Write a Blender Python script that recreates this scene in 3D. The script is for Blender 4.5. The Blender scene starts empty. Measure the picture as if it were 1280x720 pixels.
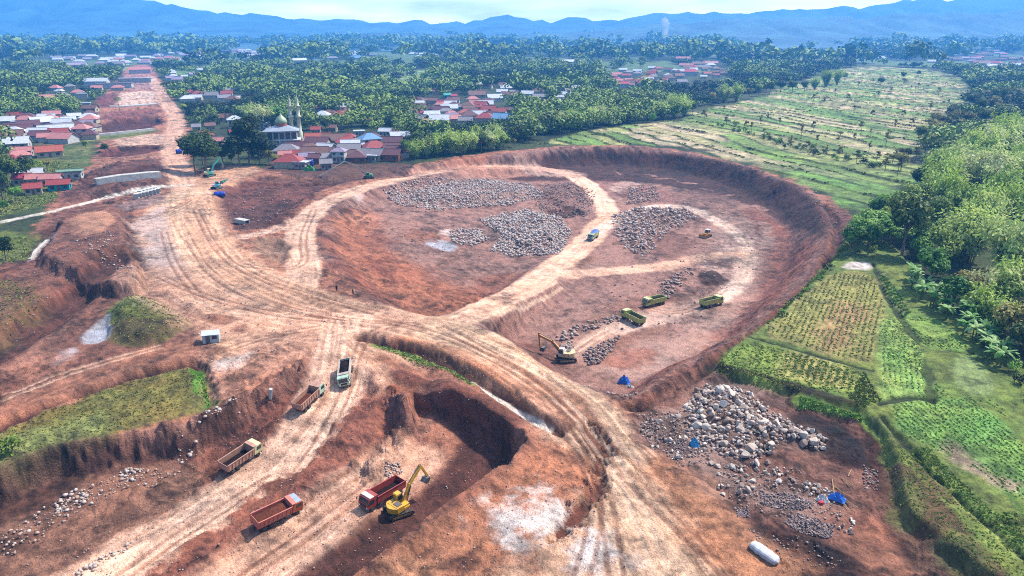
import bpy, bmesh, math, random
import numpy as np
from mathutils import Vector, Matrix, Euler
random.seed(7); RNG = np.random.default_rng(7)
scene = bpy.context.scene
COL = scene.collection
R = math.radians
# ------------------------------------------------------------------ camera
CAM_Z, PITCH, FPX = 65.0, R(19.6), 914.0
cam = bpy.data.cameras.new('camera'); camo = bpy.data.objects.new('camera', cam); COL.objects.link(camo)
camo.location = (0, 0, CAM_Z); camo.rotation_euler = (math.pi/2 - PITCH, 0, 0)
cam.sensor_width = 36; cam.lens = FPX/1280*36; cam.clip_start = 1; cam.clip_end = 40000
scene.camera = camo
CP, SP = math.cos(PITCH), math.sin(PITCH)
def W(px, py, z=0.0):
    """ground point seen at a photo pixel, on the level z (used once, to survey the site)"""
    a, b = px-640.0, 360.0-py
    dx, dy, dz = a, FPX*CP + b*SP, -FPX*SP + b*CP
    t = (z-CAM_Z)/dz
    return (dx*t, dy*t)
def WP(pts, z=0.0):
    return np.array([W(p[0], p[1], p[2] if len(p) > 2 else z) for p in pts])
# ------------------------------------------------------------------ colour
def lin(c):
    c = np.asarray(c, float)/255.0
    return np.where(c <= .04045, c/12.92, ((c+.055)/1.055)**2.4)
K_ILL = 2.3
def C(r, g, b): return lin((r, g, b))/K_ILL
# ------------------------------------------------------------------ noise
_P = np.random.default_rng(3).permutation(1024).astype(np.int64)
_V = np.random.default_rng(4).random(1024)
def vn(x, y, seed=0):
    x = np.asarray(x, float)+seed*17.31; y = np.asarray(y, float)-seed*9.77
    xi = np.floor(x).astype(np.int64); yi = np.floor(y).astype(np.int64)
    fx = x-xi; fy = y-yi
    u = fx*fx*fx*(fx*(fx*6-15)+10); v = fy*fy*fy*(fy*(fy*6-15)+10)
    def h(a, b): return _V[(_P[(_P[a & 1023]+b) & 1023]+seed*131) & 1023]
    a = h(xi, yi); b = h(xi+1, yi); c = h(xi, yi+1); d = h(xi+1, yi+1)
    return (a+(b-a)*u)*(1-v)+(c+(d-c)*u)*v
def fbm(x, y, o=4, seed=0, gain=.5):
    s = 0; a = 1; n = 0
    for i in range(o):
        s = s+a*vn(x, y, seed+i); n += a; a *= gain
        x, y = x*1.63+y*1.17, y*1.63-x*1.17
    return s/n*2-1
def sst(a, b, x):
    t = np.clip((x-a)/(b-a), 0, 1); return t*t*(3-2*t)
def mix(a, b, t): return a+(b-a)*t
# ------------------------------------------------------------------ distances
def poly_sd(P, x, y, arc=False):
    n = len(P); d = np.full(x.shape, 1e18); ins = np.zeros(x.shape, bool); S = np.zeros(x.shape); s0 = 0.0
    for i in range(n):
        ax, ay = P[i]; bx, by = P[(i+1) % n]
        ex, ey = bx-ax, by-ay
        t = np.clip(((x-ax)*ex+(y-ay)*ey)/(ex*ex+ey*ey+1e-12), 0, 1)
        q = (x-ax-t*ex)**2+(y-ay-t*ey)**2
        if arc:
            L = math.hypot(ex, ey); S = np.where(q < d, s0+t*L, S); s0 += L
        d = np.minimum(d, q)
        c = (ay > y) != (by > y)
        if abs(ey) > 1e-12:
            ins ^= c & (x < ex*(y-ay)/ey+ax)
    d = np.where(ins, -np.sqrt(d), np.sqrt(d))
    return (d, S) if arc else d
def line_d(P, x, y, vals=None):
    """distance, arc position, signed side, value along an open polyline"""
    d = np.full(x.shape, 1e18); s = np.zeros(x.shape); u = np.zeros(x.shape); v = np.zeros(x.shape)
    s0 = 0
    for i in range(len(P)-1):
        ax, ay = P[i]; bx, by = P[i+1]
        ex, ey = bx-ax, by-ay; L = math.hypot(ex, ey)+1e-9
        t = np.clip(((x-ax)*ex+(y-ay)*ey)/(L*L), 0, 1)
        q = np.hypot(x-ax-t*ex, y-ay-t*ey)
        m = q < d
        d = np.where(m, q, d); s = np.where(m, s0+t*L, s)
        u = np.where(m, q*np.sign((x-ax)*ey-(y-ay)*ex), u)
        if vals is not None: v = np.where(m, vals[i]+(vals[i+1]-vals[i])*t, v)
        s0 += L
    return d, s, u, v
def smooth_line(P, n=2):
    P = np.asarray(P, float)
    for _ in range(n):
        q = [P[0]]
        for a, b in zip(P[:-1], P[1:]): q += [a*.75+b*.25, a*.25+b*.75]
        q.append(P[-1]); P = np.array(q)
    return P
def smooth_poly(P, n=1):
    P = np.asarray(P, float)
    for _ in range(n):
        q = []
        for i in range(len(P)):
            a, b = P[i], P[(i+1) % len(P)]; q += [a*.75+b*.25, a*.25+b*.75]
        P = np.array(q)
    return P
# ------------------------------------------------------------------ the ground, surveyed feature by feature
RED   = C(150, 82, 55);  DARK = C(78, 38, 26);   MID = C(178, 112, 78)
PALE  = C(226, 178, 146); GREY = C(206, 184, 176); MAUVE = C(158, 116, 100)
ORANGE = C(214, 146, 92); TAN = C(172, 128, 98); WATER = C(196, 200, 212)
GRASS = C(112, 122, 46); LGRASS = C(150, 168, 72); DGRASS = C(52, 66, 26); FOREST = C(44, 56, 24)
BEIGE = C(196, 172, 128); STRAW = C(186, 164, 92); LIME = C(128, 176, 66)
FEATS = []
def area(P, z=None, w=4.0, wc=None, col=None, cw=1.5, k=1.0, n=1.2, nf=.12, dz=None, zp=0.0, sm=1, zfun=None,
         grass=None, rough=None, gloss=None, stripe=None, soft=None, rill=1.0):
    FEATS.append(dict(t='a', P=smooth_poly(WP(P, zp), sm), z=z, w=w, col=col, cw=cw, k=k, n=n, nf=nf, dz=dz, zfun=zfun,
                      grass=grass, rough=rough, gloss=gloss, stripe=stripe, soft=soft, rill=rill))
def path(P, hw, col=None, zt=False, w=2.0, cw=1.5, k=1.0, dz=None, rut=0.0, streak=0.0, n=.8, nf=.15, grass=None, rough=None,
         gloss=None, sm=2, soft=None, zp=0.0):
    pz = [(p[0], p[1], p[2] if len(p) > 2 else zp) for p in P]
    A = np.array([(*W(*p), p[2]) for p in pz]); A = smooth_line(A, sm)
    FEATS.append(dict(t='p', P=A[:, :2], zv=A[:, 2], hw=hw, col=col, zt=zt, w=w, cw=cw, k=k, dz=dz, rut=rut, streak=streak,
                      n=n, nf=nf, grass=grass, rough=rough, gloss=gloss, soft=soft))

# ---- land cover
SITE = [(-400, 760), (-300, 640), (-200, 520), (-60, 430), (0, 322), (24, 298), (62, 258), (80, 232), (118, 204), (126, 168), (118, 130), (148, 100),
        (165, 82), (187, 81), (203, 104), (218, 130), (244, 170), (234, 216), (275, 207), (322, 208), (398, 220), (455, 222), (500, 213), (524, 203),
        (580, 193), (640, 188), (700, 183), (780, 182), (860, 188), (930, 204), (990, 226), (1032, 246), (1062, 266), (1062, 285),
        (1040, 318), (1012, 355), (965, 402), (888, 455), (898, 470), (1000, 500), (1075, 520), (1104, 560), (1112, 640), (1165, 690), (1230, 740), (1350, 830),
        (700, 1000), (-300, 1000)]
area(SITE, col=MID, cw=1.5, n=3, grass=0, rough=1)
# ---- corridor of the unfinished road, far left
area([(120,205),(210,192),(232,214),(232,232),(110,252),(62,258)], z=2.5, w=14, col=C(130,74,54), cw=3, zp=0)
area([(128,200),(206,188),(214,200),(120,214)], col=MID, cw=2)
area([(75,240),(205,206),(208,222),(118,232),(70,252)], col=DARK, cw=2, k=.8, dz=-1.5)
area([(140,172),(210,166),(214,182),(150,188)], col=PALE, cw=2, n=1, k=1)
area([(125,186),(205,180),(206,190),(124,200)], col=C(112,54,40), cw=2, n=1.5, k=1, dz=-2)
area([(118,170),(195,160),(198,166),(122,178)], col=GRASS, cw=4, grass=.7)
area([(124,152),(200,142),(206,158),(120,168)], col=C(92,42,32), cw=2, n=2, k=1, dz=-3)
area([(126,142),(200,134),(204,142),(122,152)], col=C(150,78,58), cw=3, n=2, k=1)
area([(128,118),(200,112),(200,130),(136,134)], col=C(224,186,160), cw=4, n=2, k=1)
area([(118,122),(150,114),(150,132),(124,136)], col=C(128,60,46), cw=4, n=2, k=1)
area([(148,104),(202,102),(202,111),(140,114)], col=C(176,130,120), cw=8, k=.9)
area([(160,84),(188,82),(196,96),(152,100)], col=C(196,132,124), cw=8, k=.9)
path([(188,97),(200,112),(206,128),(216,138),(222,150),(216,170),(214,190),(226,215),(233,235),(236,262)], 5, col=PALE, cw=3, streak=.5)
# ---- left: platform, cuttings, mound, grass strips
area([(-60,470),(0,322),(30,296),(70,262),(140,247),(168,262),(172,290),(198,352),(240,380),(270,430),(240,455),(190,462),(0,532),(-80,560)],
     col=C(140,86,62), cw=3, n=2)
area([(78,274),(160,262),(166,300),(190,352),(180,372),(130,372),(60,340),(40,330)], z=3.3, w=3.2, col=C(140,86,62), cw=1.2, n=1.2)
area([(90,280),(148,273),(140,302),(92,309)], z=3.9, w=2.5, col=C(186,134,104), cw=1.2, n=.6, soft=0.08)
area([(158,262),(168,262),(176,305),(202,356),(188,362),(166,318)], col=C(66,34,26), cw=1.2, k=.9, n=1)
area([(0,300),(40,296),(110,262),(155,256),(158,266),(88,276),(60,300),(40,330),(0,340)], col=DARK, cw=3, k=.7, n=2, dz=-1)
area([(-10,290),(45,290),(58,300),(40,318),(0,330),(-30,330)], col=GRASS, cw=3, n=2, grass=.6)
path([(-40,288),(0,278),(60,266),(110,253),(160,241),(205,233),(236,231)], 1.6, col=C(240,226,206), cw=.8, n=.3)
path([(38,325),(50,308),(58,301)], .8, col=GREY, cw=.6)
area([(52,306),(70,302),(74,308),(56,320)], col=WATER, cw=1, k=.8, n=1.5, gloss=.9)
path([(-80,470),(0,425),(60,385),(110,352),(142,332)], 5, dz=-3.5, w=5, col=DARK, cw=3, k=.75)
path([(-80,450),(0,405),(60,367),(120,335)], 1.2, dz=1.2, w=2, col=RED, cw=1.5, k=.7)
area([(-80,360),(0,350),(40,352),(52,375),(30,400),(0,420),(-80,440)], col=C(112,92,48), cw=3, k=.6, n=3, grass=.35)
area([(128,400),(140,383),(162,372),(188,370),(216,385),(246,402),(228,412),(200,430),(165,432),(136,424)], z=1.7, w=4.5, rill=.4, col=GRASS, cw=1.2, n=1.4, grass=1)
area([(134,410),(160,402),(205,408),(232,406),(226,414),(200,430),(165,432),(138,424)], col=C(96,70,42), cw=2.5, k=.75, n=2.5, grass=.4)
area([(150,378),(170,371),(190,371),(210,384),(190,390),(160,392)], col=C(124,150,52), cw=3, k=.8, n=2)
area([(104,428),(112,410),(134,390),(138,400),(136,418),(126,426)], z=-.9, w=1.0, col=WATER, cw=1, n=.8, gloss=1, soft=0)
area([(62,455),(72,440),(92,432),(98,438),(84,448),(66,458)], col=WATER, cw=1, k=1, n=1.0, gloss=.9, soft=0)
area([(-60,528),(20,498),(90,468),(150,440),(235,424),(244,434),(246,452),(190,458),(100,487),(0,530),(-60,555)], col=C(188,124,92), cw=2, n=1, soft=0.12)
path([(-60,556),(0,531),(100,489),(190,461),(244,451),(252,458),(262,502)], .9, dz=-1.6, w=1.6, col=DARK, cw=.8, k=.9)
area([(-60,566),(0,537),(100,494),(190,466),(242,457),(250,464),(262,506),(240,520),(150,540),(60,560),(0,590),(-60,610)], col=C(142,130,62), cw=1.5, n=1.6, grass=.9)
area([(0,550),(80,522),(130,520),(110,545),(40,565),(0,590)], col=LGRASS, cw=3, n=3, k=.7)
path([(245,460),(252,480),(264,504)], 1.3, col=C(96,160,40), cw=.8, grass=1)
area([(190,362),(225,358),(262,385),(285,400),(250,402),(215,382)], col=C(96,62,52), cw=2, k=.85, n=2, dz=1)
# ---- pale haul area and the junction
HAUL = [(166,264),(232,236),(242,262),(262,302),(310,337),(370,362),(430,385),(500,392),(552,402),(602,425),(662,455),(722,495),(766,535),
        (792,580),(832,640),(882,690),(935,745),(560,775),(640,640),(702,600),(722,560),(692,525),(622,480),(562,440),(480,415),(450,420),(440,440),
        (405,440),(380,432),(330,450),(268,462),(262,430),(240,385),(198,352)]
area(HAUL, col=C(240,186,146), cw=3, n=3, nf=.08, soft=0.15)
area([(166,266),(215,252),(226,290),(240,330),(250,352),(202,352),(182,315)], col=GREY, cw=4, k=.8, n=4, gloss=.25, soft=0.1)
area([(125,262),(200,240),(212,250),(168,264)], col=C(160,130,124), cw=3, k=.8)
area([(300,440),(350,420),(372,430),(330,446)], col=GREY, cw=3, k=.6, n=3)
area([(268,445),(330,425),(400,418),(405,438),(330,468),(268,500),(258,480)], col=C(206,146,112), cw=3, n=2, soft=0.35)
area([(272,450),(316,436),(320,444),(276,462)], col=C(224,206,194), cw=1.5, k=.8, n=2)
# ---- the round pit
RIM = [(560,203),(640,190),(700,185),(780,184),(858,190),(928,205),(985,228),(1022,248),(1042,272),(1040,308),(1012,350),(962,400),(885,450),(802,503),
       (762,498),(700,474),(640,436),(600,408),(548,400),(470,383),(420,352),(398,318),(394,286),(412,256),(450,236),(510,218)]
def z_pit(x, y): return mix(-4.2, -8.5, sst(-48, 2, x))
area(RIM, zfun=z_pit, w=13.5, rill=.35, col=C(158,114,98), cw=1.5, n=2.0, nf=.05, soft=0.4)
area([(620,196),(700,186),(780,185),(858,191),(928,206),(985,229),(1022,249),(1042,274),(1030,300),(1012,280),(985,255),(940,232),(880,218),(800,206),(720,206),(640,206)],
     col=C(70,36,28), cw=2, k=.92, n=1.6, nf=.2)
area([(680,206),(720,204),(800,208),(860,222),(840,232),(760,222),(690,216)], col=C(150,100,88), cw=3, k=.8)
area([(930,232),(985,256),(1015,285),(1018,315),(990,350),(940,390),(880,432),(800,480),(770,470),(860,410),(940,350),(965,300),(950,262)], col=C(148,84,62), cw=3, k=.9, n=2.5, nf=.1)
area([(900,235),(948,256),(966,290),(950,330),(905,390),(850,420),(800,430),(760,420),(790,400),(860,370),(915,345),(920,300),(880,262)], col=C(186,150,134), cw=5, k=.75, n=4, nf=.06, soft=0.15)
area([(400,290),(420,262),(470,250),(480,300),(560,330),(620,330),(640,350),(560,392),(480,378),(425,345)], col=C(176,104,66), cw=5, n=3, nf=.06)
area([(398,292),(416,292),(440,330),(520,365),(545,392),(480,380),(425,350)], col=C(128,66,42), cw=4, k=.75, n=3)
area([(600,405),(640,385),(720,395),(700,430),(730,470),(690,470),(640,436)], col=C(126,74,54), cw=4, k=.85, n=3)
area([(660,452),(690,440),(720,462),(790,480),(800,500),(750,494),(700,474)], col=C(104,58,42), cw=3, k=.85, n=2)
area([(700,395),(760,345),(850,330),(880,345),(800,385),(730,412)], col=C(146,98,74), cw=4, k=.85, n=3)
area([(868,343),(896,340),(908,348),(900,357),(878,358)], col=C(100,66,54), dz=1.3, w=3, cw=1.2, zp=-8.5)
area([(438,258),(455,258),(456,266),(440,268)], col=GREY, cw=1.5, k=.8, n=1.2, zp=-6)
area([(532,308),(560,305),(572,312),(566,320),(536,316)], col=WATER, cw=1.2, k=.9, n=1.2, zp=-8, gloss=.7, soft=0)
area([(548,296),(566,292),(566,304),(550,304)], col=GREY, cw=1.2, k=.8, zp=-8)
area([(690,330),(740,318),(750,322),(700,345)], col=C(140,96,72), cw=2, dz=1.2, w=2, zp=-8)
area([(672,265),(720,258),(738,268),(700,275)], col=DARK, cw=1.5, k=.8, dz=-1.5, w=3, zp=-8.5)
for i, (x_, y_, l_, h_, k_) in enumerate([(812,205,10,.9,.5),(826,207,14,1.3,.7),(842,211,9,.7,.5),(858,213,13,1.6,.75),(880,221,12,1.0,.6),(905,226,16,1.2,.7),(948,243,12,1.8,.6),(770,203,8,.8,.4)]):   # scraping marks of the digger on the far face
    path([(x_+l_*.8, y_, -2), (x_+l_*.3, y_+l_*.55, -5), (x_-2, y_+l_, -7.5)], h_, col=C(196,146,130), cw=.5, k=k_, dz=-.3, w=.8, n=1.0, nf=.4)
# ring road, ramps and the paths inside the pit
path([(372,362,0),(384,335,0),(372,300,0),(385,268,0),(420,246,0),(470,230,-.5),(540,214,-2),(610,208,-4.5),(680,210,-7.5),(725,222,-8.5),(752,248,-8.5),(762,270,-8.5)], 4.5, col=C(242,196,164), zt=True, w=4, streak=.6, rut=.12)
path([(560,404,0),(610,385,-2.5),(660,358,-5.5),(705,325,-8.2),(735,300,-8.5),(762,272,-8.5)], 4.6, col=C(238,188,154), zt=True, w=5, streak=.6, rut=.15)
path([(735,300,-8.5),(775,270,-8.5),(815,257,-8.5),(860,258,-8.5),(895,275,-8.5),(925,295,-8.5),(936,310,-8.5),(930,340,-8.5),(914,366,-8.5),(870,384,-8.5),(820,396,-8.5),(770,412,-8.5)], 2.6, col=C(240,206,184), cw=1.6, k=.95, streak=.5)
path([(690,345,-7.5),(760,338,-8.5),(830,335,-8.5),(880,320,-8.5),(930,318,-8.5)], 3.2, col=C(232,184,152), cw=2, k=.9, streak=.6)
path([(880,330,-8.5),(918,348,-8.5),(935,330,-8.5)], 2.5, col=C(210,170,150), cw=3, k=.6)
path([(720,440,-8.5),(760,412,-8.5),(800,400,-8.5),(850,385,-8.5)], 3.5, col=C(206,166,146), cw=3, k=.7, streak=.7)
path([(248,296,0),(300,299,0),(345,288,0),(376,270,0)], 2.6, col=C(232,186,156), k=.9)
path([(296,322,0),(340,312,0),(368,304,0)], 2.2, col=C(228,180,150), k=.8)
area([(312,300),(345,296),(364,306),(366,322),(352,332),(330,326)], col=C(150,116,90), cw=2, k=.85, dz=-1.5, w=4)
area([(250,258),(262,240),(300,225),(372,225),(420,222),(455,224),(400,240),(372,262),(340,286),(290,292),(262,285)], col=C(116,62,48), cw=3, n=3, k=.9, dz=-1.5, w=6)
area([(280,268),(310,258),(345,250),(372,256),(340,284),(300,290)], col=C(92,56,48), cw=3, n=3, k=.7)
area([(268,262),(282,262),(300,292),(288,298),(272,290)], col=C(160,92,58), cw=2, k=.8, dz=.8)
area([(236,228),(275,208),(330,208),(300,226),(262,240),(246,258)], col=C(220,168,128), cw=3, k=.9, n=2, soft=0.2)
path([(330,222,0),(390,225,0),(450,222,0),(500,214,0)], 4, col=DARK, cw=3, k=.7, dz=-1.5, w=5)
area([(460,222),(520,207),(600,197),(680,193),(680,199),(600,204),(520,213)], col=C(196,136,110), cw=2.5, k=.8, n=2)
# embankment lip and the ditch that circles the pit on the field side
BUND = [(802,502),(884,450),(962,400),(1010,352),(1034,312),(1036,275),(1018,252)]
path(BUND, .8, dz=.35, w=2.5, n=.5, col=C(120,66,48), cw=2, k=.8)
path([(790,508),(815,508),(892,455),(972,402),(1020,354),(1045,314),(1047,278),(1030,255)], .8, dz=-1.5, w=1.5, n=.5, col=C(52,26,18), cw=1.2, k=.95)
area([(1032,250),(1062,266),(1062,288),(1042,320),(1030,335),(1046,300),(1046,270)], col=C(128,68,54), cw=2, n=1.5)
path([(812,510),(838,495),(864,474)], .4, col=C(208,192,180), cw=.35, n=.2)
# ---- main road tracks over everything pale
path([(236,240,0),(238,280,0),(272,332,0),(342,367,0),(430,394,0),(520,404,0),(600,434,0),(680,484,0),(742,542,0),(792,622,0),(860,725,0),(900,800,0)], 7.5, col=C(246,200,160), cw=3, streak=1, rut=.3)
path([(250,250,0),(262,300,0),(310,345,0),(400,385,0),(470,398,0)], 6, col=C(226,172,134), cw=4, streak=1, k=.8, rut=.15)
path([(205,350,0),(260,385,0),(330,402,0),(420,410,0),(470,405,0)], 10, col=C(224,172,140), cw=6, streak=.7, k=.7, rut=.1)
path([(452,424,0),(520,428,0),(590,455,0),(650,492,0),(705,530,0)], 2.0, col=C(196,128,86), cw=2, streak=.6, k=.8, dz=.5, w=2)
# ---- lower left cutting, with the ramp road
def z_cut(x, y): return -4.7*sst(150, 95, y)-0.5
area([(-260,680),(-60,604),(20,576),(60,562),(130,548),(200,536),(243,528),(290,507),(340,480),(398,441),(420,436),(440,440),(458,448),(482,470),(502,486),(508,520),
      (530,486),(570,490),(602,507),(640,534),(662,550),(642,577),(602,607),(542,651),(482,694),(420,745),(380,800),(-260,840)], zfun=z_cut, w=3.0, rill=.2, n=1.5, nf=.2)
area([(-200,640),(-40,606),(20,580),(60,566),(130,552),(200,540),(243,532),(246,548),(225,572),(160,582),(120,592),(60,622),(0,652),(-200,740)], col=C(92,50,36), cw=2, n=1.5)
area([(-40,600),(60,556),(110,552),(60,590),(0,615)], col=C(112,66,44), cw=2, n=2, k=.7)
area([(243,532),(290,510),(340,484),(400,444),(418,446),(408,470),(372,512),(302,568),(264,602),(240,560)], col=C(126,66,42), cw=2, n=1.5, k=.9)
area([(-200,760),(0,655),(60,626),(130,592),(230,575),(262,602),(200,650),(110,730),(0,800)], col=C(156,108,82), cw=2.5, n=2, zp=-4.4, soft=0.3)
path([(438,400,0),(433,440,-1),(418,495,-2.3),(374,556,-3.6),(296,622,-4.6),(186,692,-5.2),(60,770,-5.2)], 5.6, col=C(246,198,166), cw=2, streak=.8, rut=.2, k=.95)
path([(452,424,0),(482,448,-.4),(502,472,-.8),(508,486,-1.2)], 4, col=C(228,174,138), cw=2, streak=.6, rut=.1, zt=True, w=4)
area([(470,490),(505,486),(524,500),(528,540),(505,572),(470,590),(440,600),(455,560),(478,530)], dz=2.2, w=6, n=3, nf=.2, col=C(172,98,62), cw=3, zp=-3)
path([(486,500,-1.5),(490,525,-2.5),(482,560,-3.4),(460,590,-4)], 1, dz=-1, w=2, col=C(130,62,38), cw=1.5, k=.7)
path([(466,512,-2.4),(420,568,-3.4),(372,606,-4.4),(318,650,-5),(250,705,-5.2),(180,760,-5.2)], 3.6, col=C(150,84,58), cw=2.5, dz=.9, w=3.5, k=.95, n=2, nf=.3)
path([(512,572,-4.6),(452,612,-5),(380,668,-5.2),(290,735,-5.2),(250,790,-5.2)], 5, col=C(230,180,148), cw=3, streak=.7, k=.9, rut=.2, soft=0.1)
def z_tr(x, y): return mix(-4.4, -6.4, sst(128, 92, y))
area([(506,478),(542,487),(572,492),(602,508),(640,535),(661,550),(640,578),(600,608),(540,652),(480,696),(424,745),(330,780),(390,680),(450,610),(488,560),(508,520)], zfun=z_tr, w=2.2, rill=.2, n=.5, nf=.2)
area([(545,508),(600,528),(655,560),(640,582),(600,614),(540,657),(480,702),(424,747),(335,750),(378,712),(448,662),(498,632),(548,596),(580,562),(554,536)], col=C(92,50,38), cw=1.2, n=.8, k=.95, zp=-5.6, soft=.3)  # dark damp floor, with the right wall's cast shade put into its colour
path([(500,466,0),(560,484,0),(614,508,0),(664,546,0),(640,580,0),(600,612,0),(540,656,0),(440,730,0)], .8, dz=.9, w=2.2, col=C(150,84,54), cw=1.5, k=.8, n=.6)
# ditch beside the main road with its channel
path([(446,420,0),(470,424,0),(520,436,0),(570,456,0),(612,482,0),(650,512,0),(700,538,0)], .9, dz=-1.9, w=1.7, col=C(86,50,32), cw=1.4, k=.95, n=.6)
path([(468,436,-1),(520,450,-1),(566,468,-1),(592,486,-1)], .7, col=C(122,140,58), cw=.7, grass=1, n=.4)
path([(590,482,-2),(620,502,-2),(655,524,-1.8),(688,539,-1.6)], .62, col=C(244,238,226), cw=.3, n=.15, gloss=.3)
path([(480,446,0),(540,476,0),(600,500,0),(650,528,0)], 1.4, col=C(140,80,52), cw=1.5, k=.8, n=.8)
# ---- lower centre: orange washed slope with the gully
area([(700,548),(730,560),(740,600),(690,660),(560,790),(430,740),(540,658),(640,585)], col=C(196,122,76), cw=4, n=4, nf=.07, soft=0.4)
area([(610,652),(650,622),(700,618),(724,640),(704,672),(636,690)], col=C(240,230,224), cw=2, n=4, nf=.15, k=.95, soft=0.1)
area([(696,695),(724,662),(770,666),(786,690),(768,712),(700,722)], col=C(244,234,228), cw=2, n=3, nf=.2, k=.95, soft=0.1)
path([(735,528,0),(742,545,0),(756,566,0),(750,595,0),(738,622,0),(712,648,0),(700,665,0)], .6, dz=-1.0, w=1.6, col=C(120,66,42), cw=1.2, n=1.6, nf=.35)
path([(715,500,0),(740,530,0),(752,560,0)], 2, col=C(140,84,58), cw=1.5, k=.8)
# ---- right foot: stone yard, dark banks
area([(790,508),(885,458),(1000,505),(1078,525),(1108,562),(1108,642),(1180,725),(1060,760),(935,648),(832,575),(800,545)], col=C(142,92,72), cw=1.5, n=2, z=-.8, w=3)
area([(805,520),(860,500),(900,470),(960,490),(1000,530),(960,560),(900,590),(1000,590),(1060,640),(1000,660),(930,620),(850,570)], col=C(168,138,124), cw=3, n=3, k=.75, soft=0.3)
area([(975,510),(1030,516),(1072,538),(1092,578),(1050,574),(1005,545)], col=C(56,28,20), cw=1.5, n=1.6, dz=.5)
area([(925,640),(975,645),(1040,665),(1110,730),(1130,790),(1060,790),(1000,720)], col=C(70,38,26), cw=1.6, n=2, dz=1.2, w=4)
path([(900,610,0),(960,660,0),(1020,715,0),(1060,770,0)], 1.5, dz=-.8, w=2.5, col=DARK, cw=1.5, k=.8)
area([(1065,640),(1110,645),(1190,725),(1250,800),(1150,800),(1110,725),(1050,670)], col=C(172,110,78), cw=2.5, n=1.5, k=.9, soft=0.25)
path([(1090,530,0),(1112,580,0),(1120,640,0),(1160,690,0),(1230,755,0)], 2, col=DARK, cw=1.8, dz=-.9, w=2.5, k=.85)
area([(830,575),(935,645),(1000,720),(1000,800),(900,800),(860,690),(800,590)], col=C(204,136,90), cw=4, n=3, soft=0.2)
# ---- fields on the right
FIELD = [(886,455),(965,400),(1012,355),(1045,318),(1064,288),(1110,300),(1180,380),(1290,470),(1420,560),(1420,900),(1290,770),(1180,690),(1118,640),(1112,560),(1078,520),(1000,500),(900,468)]
area(FIELD, z=1.4, w=1.6, col=C(126,142,62), cw=.8, n=.5, grass=.6)
area([(945,418),(1000,372),(1045,337),(1095,342),(1112,385),(1095,440),(1088,460),(1020,440)], col=C(176,162,92), cw=.8, n=.6, grass=.1, zp=1.4, stripe=('rows', (1040,400), (1025,440), 1.1, C(150,152,72)))
area([(1032,395),(1062,372),(1085,385),(1075,425),(1040,440),(1018,432)], col=C(196,138,104), cw=3, k=.75, n=2, zp=1.4, stripe=('rows', (1040,400), (1025,440), 1.1, C(150,140,80)))
area([(892,452),(940,424),(1085,466),(1072,498),(965,478)], col=C(140,160,68), cw=.8, n=.6, grass=.5, zp=1.4)
area([(975,440),(1000,438),(1072,465),(1066,492),(1010,478),(970,468)], col=C(198,182,104), cw=2, n=1, zp=1.4, stripe=('rows', (1030,450), (1018,480), 1.3, C(140,150,70)))
path([(938,421,1.4),(1015,443,1.4),(1090,464,1.4)], .35, col=DGRASS, cw=.4, n=.2, dz=-.3, w=.6)
path([(992,374,1.4),(1030,382,1.4),(1048,372,1.4)], .3, col=C(100,100,44), cw=.4, n=.2)
path([(886,457,0),(965,482,0),(1000,494,0),(1075,514,0)], .9, col=C(70,62,30), cw=.9, n=.6, grass=.3)
path([(1000,503,0),(1040,514,0),(1080,524,0),(1105,545,0)], .9, col=C(138,166,66), cw=.8, n=.6, grass=1, dz=.5, w=1)
area([(1060,327),(1088,328),(1090,338),(1050,336)], col=C(236,218,204), cw=.8, zp=1.4, n=.8)
area([(1095,338),(1108,345),(1128,368),(1142,395),(1130,400),(1116,384),(1102,362)], col=C(84,88,42), cw=.8, zp=1.4, stripe=('rows', (1100,350), (1112,347), 1.6, C(150,160,90)))
path([(1092,330,1.4),(1102,360,1.4),(1116,384,1.4),(1126,394,1.4)], .5, col=DGRASS, cw=.5, dz=-.6, w=.8)
area([(1126,396),(1145,390),(1185,405),(1215,440),(1180,440),(1152,432)], col=C(140,170,76), cw=.8, zp=1.4, n=.5, grass=.8)
area([(1100,400),(1124,396),(1150,430),(1162,470),(1160,520),(1100,505),(1096,450)], col=C(146,180,76), cw=1, zp=1.4, n=.8, grass=.8, stripe=('rows', (1110,450), (1112,490), .95, C(176,190,110)))
path([(1124,394,1.4),(1152,432,1.4),(1158,460,1.4),(1164,500,1.4),(1180,545,1.4)], .4, col=C(80,96,38), cw=.5, dz=-.4, w=.6)
path([(1154,433,1.4),(1185,440,1.4),(1216,441,1.4)], .4, col=C(70,84,34), cw=.5, dz=-.3, w=.6)
area([(1188,448),(1215,446),(1245,480),(1240,498),(1200,492)], col=C(152,170,100), cw=1, zp=1.4, n=.6)
area([(1108,508),(1160,500),(1215,495),(1290,560),(1290,640),(1200,575),(1130,545)], col=C(116,158,66), cw=1, zp=1.4, n=.6, grass=.9, stripe=('rows', (1150,520), (1200,560), .95, C(150,190,96)))
path([(1098,505,1.4),(1130,497,1.4),(1164,498,1.4)], .7, col=DGRASS, cw=.6, dz=-.7, w=.9)
area([(1160,552),(1190,548),(1225,580),(1268,600),(1275,625),(1225,600),(1190,580)], col=C(186,158,128), cw=1.5, zp=1.4, n=2, grass=.1)
path([(1100,518,1.4),(1135,560,1.4),(1180,605,1.4),(1235,655,1.4),(1300,712,1.4)], .5, col=C(64,76,30), cw=.6, dz=-.8, w=.8)
path([(1092,522,1),(1126,562,1),(1170,608,1),(1225,660,1),(1290,720,1)], .7, col=C(150,160,80), cw=.6, n=.4)
path([(1245,590,1.4),(1262,620,1.4),(1290,655,1.4)], .4, col=C(90,120,44), cw=.6)
path([(1240,652,1.4),(1262,655,1.4),(1300,650,1.4)], .6, col=C(60,66,30), cw=.8, dz=-.6, w=.8)
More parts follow.
